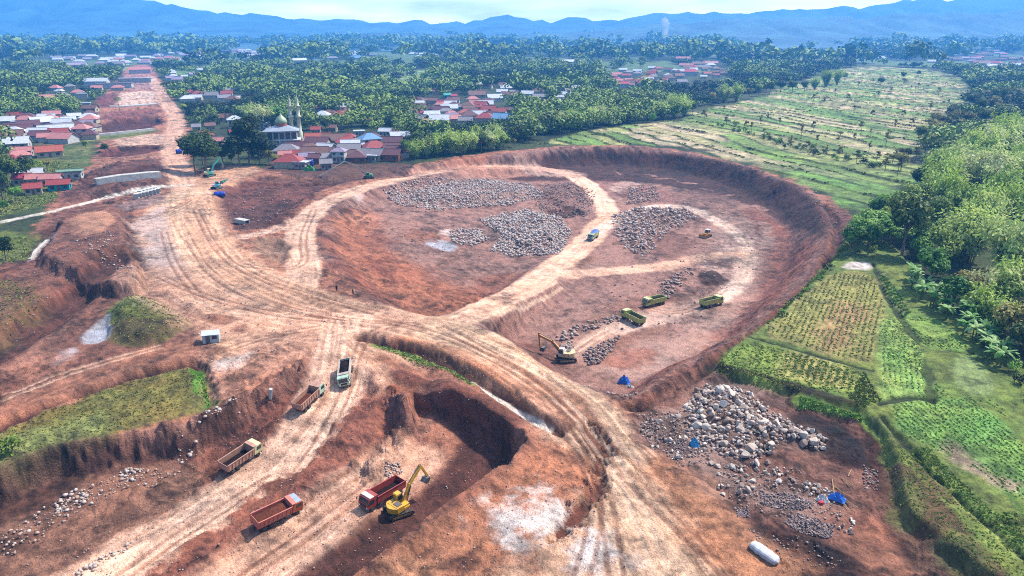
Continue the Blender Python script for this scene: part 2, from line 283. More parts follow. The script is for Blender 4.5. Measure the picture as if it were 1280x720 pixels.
path([(1112,556,1),(1150,592,1),(1210,650,1),(1270,715,1)], 1.0, col=C(128,142,60), cw=1, n=1.0, grass=.9, k=.8)

# stone heaps swell the pit floor and the yard
area([(500,254),(545,236),(615,225),(658,228),(672,240),(600,252),(545,264)], dz=1.6, w=8, n=2, zp=-6.5, col=C(150,122,110), cw=2, k=.6)
area([(606,280),(650,265),(696,272),(708,290),(694,314),(640,316),(616,310)], dz=1.8, w=8, n=2, zp=-8, col=C(150,122,110), cw=2, k=.6)
area([(768,272),(800,262),(856,264),(866,276),(830,290),(806,320),(782,310)], dz=1.4, w=7, n=2, zp=-8.5, col=C(140,108,92), cw=2, k=.6)
area([(670,236),(715,229),(740,242),(732,262),(695,264)], dz=1.8, w=6, n=2, zp=-8, col=C(120,82,70), cw=2, k=.6)
area([(858,508),(882,482),(925,486),(985,524),(1028,548),(1020,558),(960,562),(900,562)], dz=1.5, w=6, n=2, zp=0, col=C(150,118,102), cw=2, k=.6)
area([(960,616),(1012,624),(1010,630),(975,630)], dz=1.2, w=2.5, n=.6, col=C(130,112,112), cw=1, k=.9)
area([(985,646),(1002,640),(1042,654),(1036,664),(1000,660)], dz=1.2, w=2.5, n=.6, col=C(130,112,112), cw=1, k=.9)

for P_, c_, z_ in [([(330,390),(350,386),(362,394),(340,398)], C(160,98,66), 0), ([(285,408),(305,404),(310,414),(290,418)], C(120,72,52), 0), ([(262,395),(285,392),(292,402),(270,406)], C(134,80,58), 0), ([(305,462),(322,458),(326,470),(308,474)], C(120,76,58), 0),
                   ([(440,300),(470,290),(500,300),(480,320),(450,318)], C(138,78,52), -5), ([(455,325),(480,330),(500,350),(480,352)], C(120,64,42), -5), ([(500,300),(530,290),(560,296),(530,306)], C(150,92,64), -6),
                   ([(430,275),(460,270),(480,278),(450,286)], C(196,130,96), -5), ([(590,340),(640,330),(660,340),(600,372)], C(150,86,56), -6), ([(860,370),(900,372),(880,395),(820,410),(800,400)], C(196,156,136), -8.5),
                   ([(800,300),(850,290),(880,310),(830,330)], C(128,84,68), -8.5), ([(900,300),(920,300),(925,320),(905,325)], C(196,166,152), -8.5), ([(640,205),(740,212),(720,220),(640,214)], C(206,164,142), -7), ([(760,230),(800,226),(800,236),(764,242)], C(196,156,140), -8.5),
                   ([(840,235),(900,240),(930,260),(880,252)], C(130,92,82), -8.5), ([(950,270),(968,290),(960,320),(945,300)], C(176,142,128), -8.5), ([(740,440),(800,425),(830,440),(790,462)], C(166,100,74), -7), ([(790,470),(850,440),(900,410),(880,440),(820,485)], C(150,80,52), -5),
                   ([(650,470),(690,480),(740,520),(700,510)], C(196,140,104), 0), ([(770,560),(800,600),(830,650),(800,640)], C(236,196,160), 0), ([(560,690),(600,690),(600,720),(540,730)], C(150,84,50), 0), ([(500,700),(540,690),(560,720),(500,740)], C(206,140,92), 0),
                   ([(660,690),(690,700),(680,730),(640,740)], C(160,84,50), 0), ([(880,600),(920,610),(930,640),(890,630)], C(196,140,108), 0), ([(20,440),(60,400),(80,420),(40,470)], C(160,106,80), 0), ([(0,470),(60,440),(100,440),(40,490)], C(176,116,86), 0)]:
    area(P_, col=c_, cw=2, n=3, nf=.15, k=.75, zp=z_)

area([(326,212),(345,199),(400,203),(460,205),(508,203),(522,210),(460,222),(390,224)], col=C(112,74,58), cw=1.5, n=2.5, k=.95)

def tracks(P, col=C(160,104,74), k=.6, gap=1.9, dz=-.12):
    """a pair of wheel tracks"""
    A = WP([(p[0], p[1], p[2] if len(p) > 2 else 0) for p in P]); A = smooth_line(A, 2); zv = (P[0][2] if len(P[0]) > 2 else 0)
    T = np.gradient(A, axis=0); T /= np.linalg.norm(T, axis=1, keepdims=True); N = np.stack([-T[:, 1], T[:, 0]], 1)
    for sg in (-.5, .5):
        FEATS.append(dict(t='p', P=A+N*gap*sg, zv=np.full(len(A), zv), hw=.32, col=col, zt=False, w=.5, cw=.28, k=k, dz=dz, rut=0, streak=0, n=.12, nf=.3, grass=None, rough=None, gloss=None, soft=.1))
LT = C(240,206,176)
for P_, c_ in [([(200,345),(260,372),(340,392),(430,402)], None), ([(236,300),(262,345),(330,380),(420,398),(500,404)], None), ([(245,262),(270,318),(330,352),(400,372),(470,390)], None), ([(430,400),(440,430),(428,470),(410,505),(370,552)], LT),
               ([(520,404),(470,410),(448,432),(436,470),(400,525),(340,590)], None), ([(300,330),(350,338),(384,330),(376,300),(392,262)], None), ([(560,404),(600,392),(650,364),(700,328)], LT), ([(550,408),(610,440),(670,480),(720,525),(760,575)], None),
               ([(470,398),(560,420),(640,462),(700,505),(740,560),(760,640),(770,720)], None), ([(700,500),(760,560),(800,640),(830,730)], LT), ([(690,520),(740,580),(745,660),(720,740)], None), ([(780,590),(850,660),(930,740)], None),
               ([(300,625,-4.6),(200,690,-5),(120,740,-5)], LT), ([(340,590,-4),(250,650,-5),(150,720,-5)], None), ([(470,600,-5),(400,655,-5),(300,725,-5)], None), ([(900,275,-8.5),(925,295,-8.5),(936,312,-8.5),(926,345,-8.5)], LT), ([(934,300,-8.5),(938,330,-8.5),(930,350,-8.5)], LT),
               ([(720,438,-8.5),(760,412,-8.5),(800,400,-8.5)], LT), ([(800,385,-8.5),(850,392,-8.5),(880,380,-8.5),(905,362,-8.5)], None), ([(600,280,-7),(560,330,-6),(500,345,-5)], None), ([(640,350,-7),(560,340,-6),(480,320,-5)], None),
               ([(20,510),(100,475),(180,446),(240,432)], None), ([(0,500),(90,462),(200,432)], LT), ([(60,400),(100,375),(160,350)], None), ([(205,290),(215,330),(250,372)], None), ([(180,275),(215,262),(236,250)], None), ([(400,388),(300,398),(230,372)], LT), ([(270,440),(330,420),(400,408)], None)]:
    tracks(P_, C(150,98,70) if c_ is None else c_)
area([(1104,566),(1126,578),(1165,602),(1205,645),(1250,700),(1285,750),(1215,745),(1140,685),(1112,640)], col=C(112,76,52), cw=1.5, n=2.2, nf=.2, grass=.12, k=.9, zp=.8, soft=.8)
path([(1108,556,1.2),(1150,594,1.2),(1210,654,1.2),(1275,722,1.2)], .7, col=C(132,146,64), cw=.8, n=1.0, grass=.8, k=.85)
area([(1118,600),(1135,600),(1150,640),(1140,655),(1122,632)], col=C(120,124,60), cw=1.2, n=2, k=.7, zp=.6, grass=.6)
area([(1180,660),(1205,672),(1230,705),(1220,722),(1190,695)], col=C(124,128,62), cw=1.2, n=2, k=.6, zp=.6, grass=.6)
area([(484,456),(540,480),(596,503),(640,531),(630,540),(590,519),(530,497),(488,474)], col=C(120,68,48), cw=1, n=1.2, k=.85, zp=-.5)
# ------------------------------------------------------------------ evaluate the survey
TDIR = np.array([.30, -.954]); TN = np.array([.954, .30])
TERR = smooth_poly(WP([(645,187),(700,170),(800,157),(868,140),(960,116),(1065,82),(1160,86),(1215,104),(1168,190),(1128,262),(1064,284),(1062,266),(1030,245),(985,224),(930,202),(860,187),(780,181),(700,182)]), 1)
LFIELD = smooth_poly(WP([(-300,330),(-40,300),(0,275),(62,258),(80,232),(116,204),(122,178),(60,188),(90,176),(40,196),(-10,230),(-300,280)]), 1)
FAR_FIELDS = [([(478,88),(545,88),(538,112),(482,115)], C(128,150,84)), ([(-60,92),(180,84),(180,88),(0,98),(-60,100)], C(140,160,90)),
              ([(215,92),(330,70),(330,75),(230,97)], C(120,156,80)), ([(930,50),(1010,46),(1010,70),(940,72)], C(138,152,92)),
              ([(960,60),(1060,56),(1060,72),(960,76)], C(140,150,96)), ([(60,166),(112,160),(118,172),(72,182)], C(150,140,92)),
              ([(0,80),(70,76),(70,80),(0,84)], C(150,160,110)),
              ([(880,62),(930,60),(940,66),(890,70)], C(128,140,90)), ([(1120,40),(1160,36),(1170,46),(1130,48)], C(140,150,90))]
FAR_FIELDS = [(WP(p), c) for p, c in FAR_FIELDS]
def evaluate(x, y, full=True):
    x = np.asarray(x, float); y = np.asarray(y, float); n = x.size
    r = np.hypot(x, y)
    h = fbm(x/70, y/70, 2, 11)*.5*sst(60, 160, r)
    h = np.where(r > 700, h+fbm(x/900, y/900, 3, 12)*14*sst(900, 2500, r), h)
    out = {}
    if full:
        col = np.empty((n, 3)); f1 = fbm(x/28, y/28, 3, 20)[:, None]; f2 = fbm(x/5, y/5, 3, 23)[:, None]
        col[:] = mix(FOREST, C(72,84,36), np.clip(.5+f1, 0, 1)); col *= 1+.35*f2
        grass = np.full(n, .5); rough = np.zeros(n); gloss = np.zeros(n); soft = np.full(n, .5)
    # terraces
    idx = np.where((x > -40) & (x < 1100) & (y > 220) & (y < 1900))[0]
    xs, ys = x[idx], y[idx]; d = poly_sd(TERR, xs, ys)
    wp = (xs*TN[0]+ys*TN[1]) + 9*fbm(xs/60, ys/60, 2, 31) + 3*fbm(xs/17, ys/17, 2, 33)
    al = (xs*TDIR[0]+ys*TDIR[1]) + 14*fbm(xs/45, ys/45, 2, 35)
    q = wp/13.0; k = np.floor(q); fq = q-k
    al2 = al/(60+25*_V[(k.astype(int)*7+3) & 1023])+_V[(k.astype(int)) & 1023]*5; ka = np.floor(al2); fa = al2-ka
    d = d+22*fbm(xs/30, ys/30, 4, 37); inside = sst(2, -6, d)
    edge = np.minimum(fq, 1-fq)*13.0; edge2 = np.minimum(fa, 1-fa)*70
    lev = _V[(k.astype(int)*13+5) & 1023]; levn = _V[((k+1).astype(int)*13+5) & 1023]; h[idx] += inside*(mix(lev, levn, sst(.93, 1, fq))*1.1-.5 + .45*np.exp(-(edge/.9)**2))
    out['tedge'] = np.full(n, 99.0); out['tedge'][idx] = np.minimum(edge, edge2*1.5)
    if full:
        hsh = _V[((k*57+ka*131).astype(np.int64)) & 1023]
        far = sst(290, 420, ys)
        pal = np.array([C(150,178,84), C(194,180,122), C(214,190,146), C(136,168,74), C(180,180,106), C(116,150,62), C(202,192,134)])
        pi = (hsh*7).astype(int); c = pal[np.clip(pi, 0, 6)]
        near_pal = np.array([C(120,166,66), C(142,180,80), C(104,150,58), C(160,182,92), C(128,160,70), C(150,170,84), C(112,156,60)])
        c = mix(near_pal[np.clip(pi, 0, 6)], c, far[:, None])
        e = np.maximum(np.exp(-(edge/1.9)**2), .8*np.exp(-(edge2/1.3)**2))*np.clip(.75+1.2*fbm(xs/9, ys/9, 2, 41), 0, 1)
        c = mix(c, C(66,78,34), e[:, None]*.95); c = mix(c, C(110,128,62), np.clip(.1+1.4*fbm(xs/30, ys/30, 3, 44), 0, .5)[:, None])
        c = c*(1+.35*fbm(xs/3, ys/3, 4, 43, .65))[:, None]
        col[idx] = mix(col[idx], c, inside[:, None]); grass[idx] = mix(grass[idx], .25, inside)
        idx2 = np.where((x < 0) & (y > 150) & (y < 700))[0]
        d = poly_sd(LFIELD, x[idx2], y[idx2]) + 6*fbm(x[idx2]/15, y[idx2]/15, 2, 45)
        t = sst(3, -3, d)[:, None]; c = mix(C(128,128,66), C(88,104,44), np.clip(.5+fbm(x[idx2]/12, y[idx2]/12, 3, 46), 0, 1)[:, None])
        col[idx2] = mix(col[idx2], c, t)
        for p, c in FAR_FIELDS:
            lo, hi = p.min(0)-80, p.max(0)+80
            i3 = np.where((x > lo[0]) & (x < hi[0]) & (y > lo[1]) & (y < hi[1]))[0]
            if len(i3):
                xx, yy = x[i3], y[i3]; d = poly_sd(p, xx, yy)+12*fbm(xx/40, yy/40, 2, 47)
                st = np.sin((xx*.3+yy*.95)/9+3*fbm(xx/60, yy/60, 2, 48)); cc = c*(1+.25*np.sign(st))[:, None]
                col[i3] = mix(col[i3], cc, sst(6, -6, d)[:, None])
        i4 = np.where(r > 1200)[0]   # patchwork of far fields and woods
        xx, yy = x[i4], y[i4]; m = fbm(xx/180, yy/420, 3, 50)
        col[i4] = mix(col[i4], C(104,128,70), sst(.12, .22, m)[:, None])
    FN = {}
    for f in FEATS:
        P = f['P']; m = (f['w'] if f['t'] == 'a' else f['hw']+f['w']*2.2)+abs(f['n'])*2+f['cw']*2+3
        lo, hi = P.min(0)-m, P.max(0)+m
        i = np.where((x > lo[0]) & (x < hi[0]) & (y > lo[1]) & (y < hi[1]))[0]
        if not len(i): continue
        xs, ys = x[i], y[i]
        nz = 1.9*f['n']*fbm(xs*f['nf'], ys*f['nf'], 6, 60, .62) if f['n'] else 0
        if f['t'] == 'a':
            d, sa = poly_sd(P, xs, ys, True); steep = f['w'] < 20 and (f['zfun'] or f['z'] is not None); dc = d+nz; d = d+(1.4*f['n']*fbm(xs*f['nf'], ys*f['nf'], 3, 60, .5) if steep else nz); rill = None
            if f['w'] >= 3 and (f['z'] is not None or f['zfun']) and abs(f['z'] or 5) > 2:
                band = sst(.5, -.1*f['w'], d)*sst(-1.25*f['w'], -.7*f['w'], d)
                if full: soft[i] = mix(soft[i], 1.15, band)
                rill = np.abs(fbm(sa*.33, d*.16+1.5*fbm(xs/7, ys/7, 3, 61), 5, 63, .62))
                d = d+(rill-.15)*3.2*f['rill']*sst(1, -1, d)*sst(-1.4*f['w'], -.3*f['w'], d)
            if f['zfun'] or f['z'] is not None:
                zt = f['zfun'](xs, ys) if f['zfun'] else f['z']
                t = sst(0, -f['w'], d); h[i] = mix(h[i], zt+.25*fbm(xs/9, ys/9, 2, 62), t)
            if f['dz'] is not None: h[i] += f['dz']*sst(0, -f['w'], d)*(.7+.6*vn(xs/4, ys/4, 64))
            tc = sst(f['cw'], -f['cw'], dc); s = u = None
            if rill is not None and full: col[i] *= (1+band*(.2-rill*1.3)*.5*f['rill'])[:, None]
        else:
            d, s, u, v = line_d(P, xs, ys, f['zv']); d = d+nz
            if f['zt']:
                t = sst(f['hw']+f['w'], f['hw'], d); h[i] = mix(h[i], v, t)
            if f['dz'] is not None: h[i] += f['dz']*sst(f['hw']+f['w'], f['hw']*.4, d)
            tc = sst(f['hw']+f['cw'], f['hw']-f['cw']*.4, d)
            if f['rut']:
                ru = fbm(u*.9+.4*fbm(s/25, u/8, 2, 66)*3, s/30, 2, 67); h[i] += f['rut']*ru*sst(f['hw']+2, f['hw'], d)
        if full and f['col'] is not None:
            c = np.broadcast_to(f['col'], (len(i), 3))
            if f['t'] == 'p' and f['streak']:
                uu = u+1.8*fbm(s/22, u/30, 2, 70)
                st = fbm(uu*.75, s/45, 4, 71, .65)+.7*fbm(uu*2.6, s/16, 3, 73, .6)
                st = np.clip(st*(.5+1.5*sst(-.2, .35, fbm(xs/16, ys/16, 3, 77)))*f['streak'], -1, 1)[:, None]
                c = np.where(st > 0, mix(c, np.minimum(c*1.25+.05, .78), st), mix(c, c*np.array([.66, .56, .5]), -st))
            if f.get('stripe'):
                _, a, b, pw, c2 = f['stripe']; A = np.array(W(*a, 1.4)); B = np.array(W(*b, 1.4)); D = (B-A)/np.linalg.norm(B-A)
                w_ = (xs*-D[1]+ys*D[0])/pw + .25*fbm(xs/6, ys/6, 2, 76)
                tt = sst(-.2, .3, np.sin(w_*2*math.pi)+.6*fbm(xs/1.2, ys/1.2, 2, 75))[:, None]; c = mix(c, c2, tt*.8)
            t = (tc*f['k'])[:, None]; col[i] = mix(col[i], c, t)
            if f['grass'] is not None: grass[i] = mix(grass[i], f['grass'], tc)
            else: grass[i] *= 1-tc*f['k']
            if f['t'] == 'p' and f['streak']: soft[i] = mix(soft[i], .06, tc)
            elif f['soft'] is not None: soft[i] = mix(soft[i], f['soft'], tc)
            if f['rough'] is not None: rough[i] = mix(rough[i], f['rough'], tc)
            if f['gloss'] is not None: gloss[i] = mix(gloss[i], f['gloss'], tc)
            else: gloss[i] *= 1-tc
    # clods and erosion on bare soil
    nr = r < 1250
    i = np.where(nr)[0]; xs, ys = x[i], y[i]
    if full:
        bare = rough[i]*(1-grass[i]); out['bare'] = bare
        warp = fbm(xs/6, ys/6, 2, 80)*2.5
        warp = fbm(xs/6, ys/6, 3, 80)*3
        mess = sst(-.1, .35, fbm(xs/33, ys/33, 3, 88))
        bil = np.abs(fbm((xs+warp)/4.2, (ys-warp)/4.2, 5, 81, .58)); fine = fbm(xs/1.3, ys/1.3, 4, 86, .6)
        sf = soft[i]; h[i] += bare*sf*((.3+.7*mess)*(2.4*bil-.3)+.36*fine*(.4+.6*mess)); cs = (.45+.55*np.clip(sf*1.6, 0, 1))[:, None]
        h[i] += grass[i]*(.55*fbm(xs/2.2, ys/2.2, 4, 84, .62))
        hz = h[i]; xa, ya = xs+.85*hz, ys-.7*hz; m1 = fbm(xa/14, ya/14, 5, 90, .6)[:, None]; m2 = fbm((xa+warp)/2.6, ya/2.6, 5, 94, .68)[:, None]; m3 = fbm(xa/1.1, ya/1.1, 4, 87, .62)[:, None]
        strata = (fbm(hz*.9+fbm(xs/20, ys/20, 2, 105), hz*0+xs/60, 4, 106, .7)*sst(-1.2, -2.6, hz))[:, None]
        b = bare[:, None]; crest = (.28-bil)[:, None]*(.35+.65*mess)[:, None]
        soil = 1+b*(.6*m1+1.3*m2*cs+.9*m3*cs+1.0*crest*cs+.9*strata)+(1-b)*(.4*m1+.8*m2+.6*m3)
        hue = np.concatenate([1+0*m1, 1-.12*m1*b, 1-.2*m1*b], 1)
        dark = sst(.16, .42, fbm((xa+warp)/6+3, ya/6, 6, 99, .66))[:, None]*b*cs*(.15+.55*mess[:, None])
        gg = ((1-b)*grass[i][:, None])*fbm(xs/7, ys/7, 4, 103, .65)[:, None]
        hue = hue*np.concatenate([1+.5*gg, 1+.1*gg, 1+.1*gg], 1)
        col[i] = col[i]*np.clip(soil, .3, 1.75)*hue*(1-dark)*(1-b*np.array([0, .01, .06]))
        sat = (.08+.28*np.clip(sf, 0, 1))[:, None]*b; lum = (col[i]@np.array([.3, .59, .11]))[:, None]; col[i] = mix(col[i], lum*np.array([1.08, 1, .93]), sat)*(1+b*np.array([.05, -.03, -.04]))
        out.update(col=np.clip(col, .005, .82), grass=grass, gloss=gloss, rough=rough)
    out['h'] = h
    return out
TSTEP0 = [0.0]
# polar sheet: fine near the site, coarser to the horizon and behind the camera
ang = np.concatenate([np.linspace(-45, 45, 1250), np.linspace(45, 315, 90)[1:-1]])*math.pi/180
rad = np.concatenate([[.5], np.geomspace(4, 62, 26)[:-1], np.geomspace(62, 640, 900)[:-1], np.geomspace(640, 7300, 180)])
A_, R_ = np.meshgrid(ang, rad)
GX = (np.sin(A_)*R_).ravel(); GY = (np.cos(A_)*R_).ravel()
EV = evaluate(GX, GY)
GZ = EV['h']
# keep the horizon edge level
na, nr_ = len(ang), len(rad)
def make_mesh(name, V, F, mat=None, smooth=False):
    V = np.asarray(V, np.float32); F = np.asarray(F, np.int32)
    me = bpy.data.meshes.new(name); k = F.shape[1]
    me.vertices.add(len(V)); me.vertices.foreach_set('co', V.ravel())
    me.loops.add(F.size); me.loops.foreach_set('vertex_index', F.ravel())
    me.polygons.add(len(F)); me.polygons.foreach_set('loop_start', np.arange(len(F), dtype=np.int32)*k)
    if smooth is True: me.polygons.foreach_set('use_smooth', np.ones(len(F), bool))
    me.update(calc_edges=True)
    if mat:
        for m in (mat if isinstance(mat, (list, tuple)) else [mat]): me.materials.append(m)
    return me
I, J = np.meshgrid(np.arange(nr_-1), np.arange(na), indexing='ij')
J2 = (J+1) % na
Fg = np.stack([I*na+J, (I+1)*na+J, (I+1)*na+J2, I*na+J2], -1).reshape(-1, 4)[:, ::-1]
GRID_H = GZ.reshape(nr_, na)
def ground_z(x, y):
    """bilinear height on the built sheet"""
    x = np.atleast_1d(np.asarray(x, float)); y = np.atleast_1d(np.asarray(y, float))
    a = np.arctan2(x, y); a = np.where(a < ang[0], a+2*math.pi, a); r = np.hypot(x, y)
    j = np.clip(np.searchsorted(ang, a)-1, 0, na-2); i = np.clip(np.searchsorted(rad, r)-1, 0, nr_-2)
    ta = np.clip((a-ang[j])/(ang[j+1]-ang[j]), 0, 1); tr = np.clip((r-rad[i])/(rad[i+1]-rad[i]), 0, 1)
    H = GRID_H
    return (H[i, j]*(1-ta)+H[i, j+1]*ta)*(1-tr)+(H[i+1, j]*(1-ta)+H[i+1, j+1]*ta)*tr
def on_ground(px, py):
    """where the sight line of a photo pixel meets the built ground"""
    z = 0.0
    for _ in range(30):
        x, y = W(px, py, z); zn = float(ground_z(x, y)[0]); z = z+.6*(zn-z)
    x, y = W(px, py, z); return x, y, float(ground_z(x, y)[0])
def set_attr(me, name, arr, typ):
    at = me.attributes.new(name, typ, 'POINT')
    if typ == 'FLOAT_COLOR':
        a4 = np.ones((len(arr), 4), np.float32); a4[:, :3] = arr; at.data.foreach_set('color', a4.ravel())
    else: at.data.foreach_set('value', np.asarray(arr, np.float32))
# ------------------------------------------------------------------ materials
class NT:
    def __init__(s, name):
        s.m = bpy.data.materials.new(name); s.m.use_nodes = True; s.t = s.m.node_tree; s.n = s.t.nodes; s.l = s.t.links
        s.b = s.n['Principled BSDF']; s.out = s.n['Material Output']
    def node(s, typ, **k):
        x = s.n.new(typ)
        for a, v in k.items():
            if a.startswith('i_'): x.inputs[a[2:].replace('_', ' ')].default_value = v
            else: setattr(x, a, v)
        return x
    def link(s, a, b): s.l.new(a, b)
    def noise(s, scale, detail=3, rough=.55, coord=None):
        n = s.node('ShaderNodeTexNoise'); n.inputs['Scale'].default_value = scale; n.inputs['Detail'].default_value = detail; n.inputs['Roughness'].default_value = rough
        if coord is not None: s.link(coord, n.inputs['Vector'])
        return n
    def mathn(s, op, a, b=None, clamp=False):
        n = s.node('ShaderNodeMath', operation=op, use_clamp=clamp)
        for i, v in enumerate((a, b)):
            if v is None: continue
            if isinstance(v, (int, float)): n.inputs[i].default_value = v
            else: s.link(v, n.inputs[i])
        return n.outputs[0]
    def mul(s, col, fac):
        """colour times a scalar"""
        n = s.node('ShaderNodeVectorMath', operation='SCALE'); s.link(col, n.inputs[0])
        if isinstance(fac, (int, float)): n.inputs['Scale'].default_value = fac
        else: s.link(fac, n.inputs['Scale'])
        return n.outputs[0]
    def bump(s, h, strength=.5, dist=.1):
        n = s.node('ShaderNodeBump'); n.inputs['Strength'].default_value = strength; n.inputs['Distance'].default_value = dist
        s.link(h, n.inputs['Height']); s.link(n.outputs[0], s.b.inputs['Normal']); return n
def world_pos(t):
    return t.node('ShaderNodeNewGeometry').outputs['Position']
def obj_pos(t):
    return t.node('ShaderNodeTexCoord').outputs['Object']
MATS = {}
def ground_material():
    t = NT('ground_soil'); a = t.node('ShaderNodeAttribute', attribute_name='albedo'); p = world_pos(t)
    n1 = t.noise(.9, 8, .75, p); n2 = t.noise(3.2, 4, .7, p); vo = t.node('ShaderNodeTexVoronoi', feature='F1'); vo.inputs['Scale'].default_value = 1.7; vo.inputs['Randomness'].default_value = 1; t.link(p, vo.inputs['Vector']); ck = t.node('ShaderNodeMapRange'); ck.inputs['From Min'].default_value = .06; ck.inputs['From Max'].default_value = .22; ck.inputs['To Min'].default_value = .34; ck.inputs['To Max'].default_value = 0; t.link(vo.outputs['Distance'], ck.inputs['Value']); sg = t.node('ShaderNodeMath', operation='SIGN'); sc_ = t.node('ShaderNodeSeparateColor'); t.link(vo.outputs['Color'], sc_.inputs[0]); t.link(t.mathn('SUBTRACT', sc_.outputs[0], .55), sg.inputs[0])
    f = t.mathn('ADD', t.mathn('MULTIPLY', n1.outputs[0], 1.7), t.mathn('MULTIPLY', n2.outputs[0], 1.5))
    f = t.mathn('ADD', t.mathn('MAXIMUM', t.mathn('SUBTRACT', f, .62), .25), t.mathn('MULTIPLY', ck.outputs[0], sg.outputs[0]))
    t.link(t.mul(a.outputs['Color'], f), t.b.inputs['Base Color'])
    g = t.node('ShaderNodeAttribute', attribute_name='gloss')
    rr = t.mathn('SUBTRACT', .95, t.mathn('MULTIPLY', g.outputs['Fac'], .6)); t.link(rr, t.b.inputs['Roughness'])
    t.b.inputs['Specular IOR Level'].default_value = .25
    t.bump(f, .8, .4); return t.m
def paint(name, col, rough=.5, dirt=None, dirt_amt=.5, scale=1.5, metal=0.0, spec=.4):
    """paint / plaster with patchy dust or wear"""
    if name in MATS: return MATS[name]
    t = NT(name); p = obj_pos(t); n = t.noise(scale, 4, .6, p); n2 = t.noise(scale*7, 2, .6, p)
    d = dirt if dirt is not None else np.asarray(col)*.6
    r = t.node('ShaderNodeMapRange'); r.inputs['From Min'].default_value = .42; r.inputs['From Max'].default_value = .68
    r.inputs['To Max'].default_value = dirt_amt; t.link(n.outputs[0], r.inputs['Value'])
    mx = t.node('ShaderNodeMix', data_type='RGBA'); t.link(r.outputs[0], mx.inputs['Factor'])
    mx.inputs['A'].default_value = (*col, 1); mx.inputs['B'].default_value = (*d, 1)
    f = t.mathn('ADD', t.mathn('MULTIPLY', n2.outputs[0], .4), .8)
    t.link(t.mul(mx.outputs['Result'], f), t.b.inputs['Base Color'])
    t.b.inputs['Roughness'].default_value = rough; t.b.inputs['Metallic'].default_value = metal; t.b.inputs['Specular IOR Level'].default_value = spec
    MATS[name] = t.m; return t.m
def tiled(name, col, ridge=.32, axis='Y', rough=.75):
    """roof covering: courses as bump, patchy weathering"""
    if name in MATS: return MATS[name]
    t = NT(name); p = obj_pos(t)
    n = t.noise(.9, 4, .65, p); n2 = t.noise(5, 3, .6, p)
    f = t.mathn('ADD', t.mathn('ADD', t.mathn('MULTIPLY', n.outputs[0], .9), t.mathn('MULTIPLY', n2.outputs[0], .4)), .35)
    rc = t.node('ShaderNodeRGB'); rc.outputs[0].default_value = (*col, 1)
    t.link(t.mul(rc.outputs[0], f), t.b.inputs['Base Color'])
    w = t.node('ShaderNodeTexWave', bands_direction=axis); w.inputs['Scale'].default_value = 1/ridge/6.28*3; t.link(p, w.inputs['Vector'])
    t.bump(w.outputs['Fac'], .5, .08); t.b.inputs['Roughness'].default_value = rough
    MATS[name] = t.m; return t.m
def leafy(name, a, b, c=None, scale=.35, trans=.25):
    """foliage: leaf to leaf and clump to clump variation, per tree too"""
    if name in MATS: return MATS[name]
    t = NT(name); p = t.node('ShaderNodeNewGeometry').outputs['Position']
    n = t.noise(scale, 3, .6, p); n2 = t.noise(1.7, 2, .6, p)
    oi = t.node('ShaderNodeObjectInfo')
    f = t.mathn('ADD', t.mathn('MULTIPLY', n.outputs[0], .8), t.mathn('MULTIPLY', n2.outputs[0], .6))
    f = t.mathn('ADD', f, t.mathn('MULTIPLY', t.mathn('SUBTRACT', oi.outputs['Random'], .5), .45))
    ramp = t.node('ShaderNodeValToRGB'); e = ramp.color_ramp.elements
    e[0].position = .42; e[0].color = (*a, 1); e[1].position = .95; e[1].color = (*(c if c is not None else b), 1)
    m = ramp.color_ramp.elements.new(.68); m.color = (*b, 1)
    t.link(f, ramp.inputs[0]); t.link(ramp.outputs[0], t.b.inputs['Base Color'])
    t.b.inputs['Roughness'].default_value = .65; t.b.inputs['Specular IOR Level'].default_value = .2
    tr = t.node('ShaderNodeBsdfTranslucent'); t.link(ramp.outputs[0], tr.inputs['Color'])
    mx = t.node('ShaderNodeMixShader'); mx.inputs[0].default_value = trans
    t.link(t.b.outputs[0], mx.inputs[1]); t.link(tr.outputs[0], mx.inputs[2]); t.link(mx.outputs[0], t.out.inputs['Surface'])
    MATS[name] = t.m; return t.m
def rock_mat(name, a, b):
    if name in MATS: return MATS[name]
    t = NT(name); p = obj_pos(t); oi = t.node('ShaderNodeObjectInfo')
    n = t.noise(1.6, 5, .65, p); n2 = t.noise(.35, 2, .5, world_pos(t))
    f = t.mathn('ADD', t.mathn('MULTIPLY', n.outputs[0], .7), t.mathn('MULTIPLY', t.mathn('SUBTRACT', oi.outputs['Random'], .5), .5))
    f = t.mathn('ADD', f, t.mathn('MULTIPLY', n2.outputs[0], .4))
    ramp = t.node('ShaderNodeValToRGB'); e = ramp.color_ramp.elements
    e[0].position = .3; e[0].color = (*a, 1); e[1].position = .8; e[1].color = (*b, 1)
    t.link(f, ramp.inputs[0]); t.link(ramp.outputs[0], t.b.inputs['Base Color']); t.b.inputs['Roughness'].default_value = .9
    t.bump(n.outputs[0], .6, .15); MATS[name] = t.m; return t.m
def flat(name, col, rough=.6, metal=0.0):
    if name in MATS: return MATS[name]
    return paint(name, col, rough, dirt_amt=.3, metal=metal)
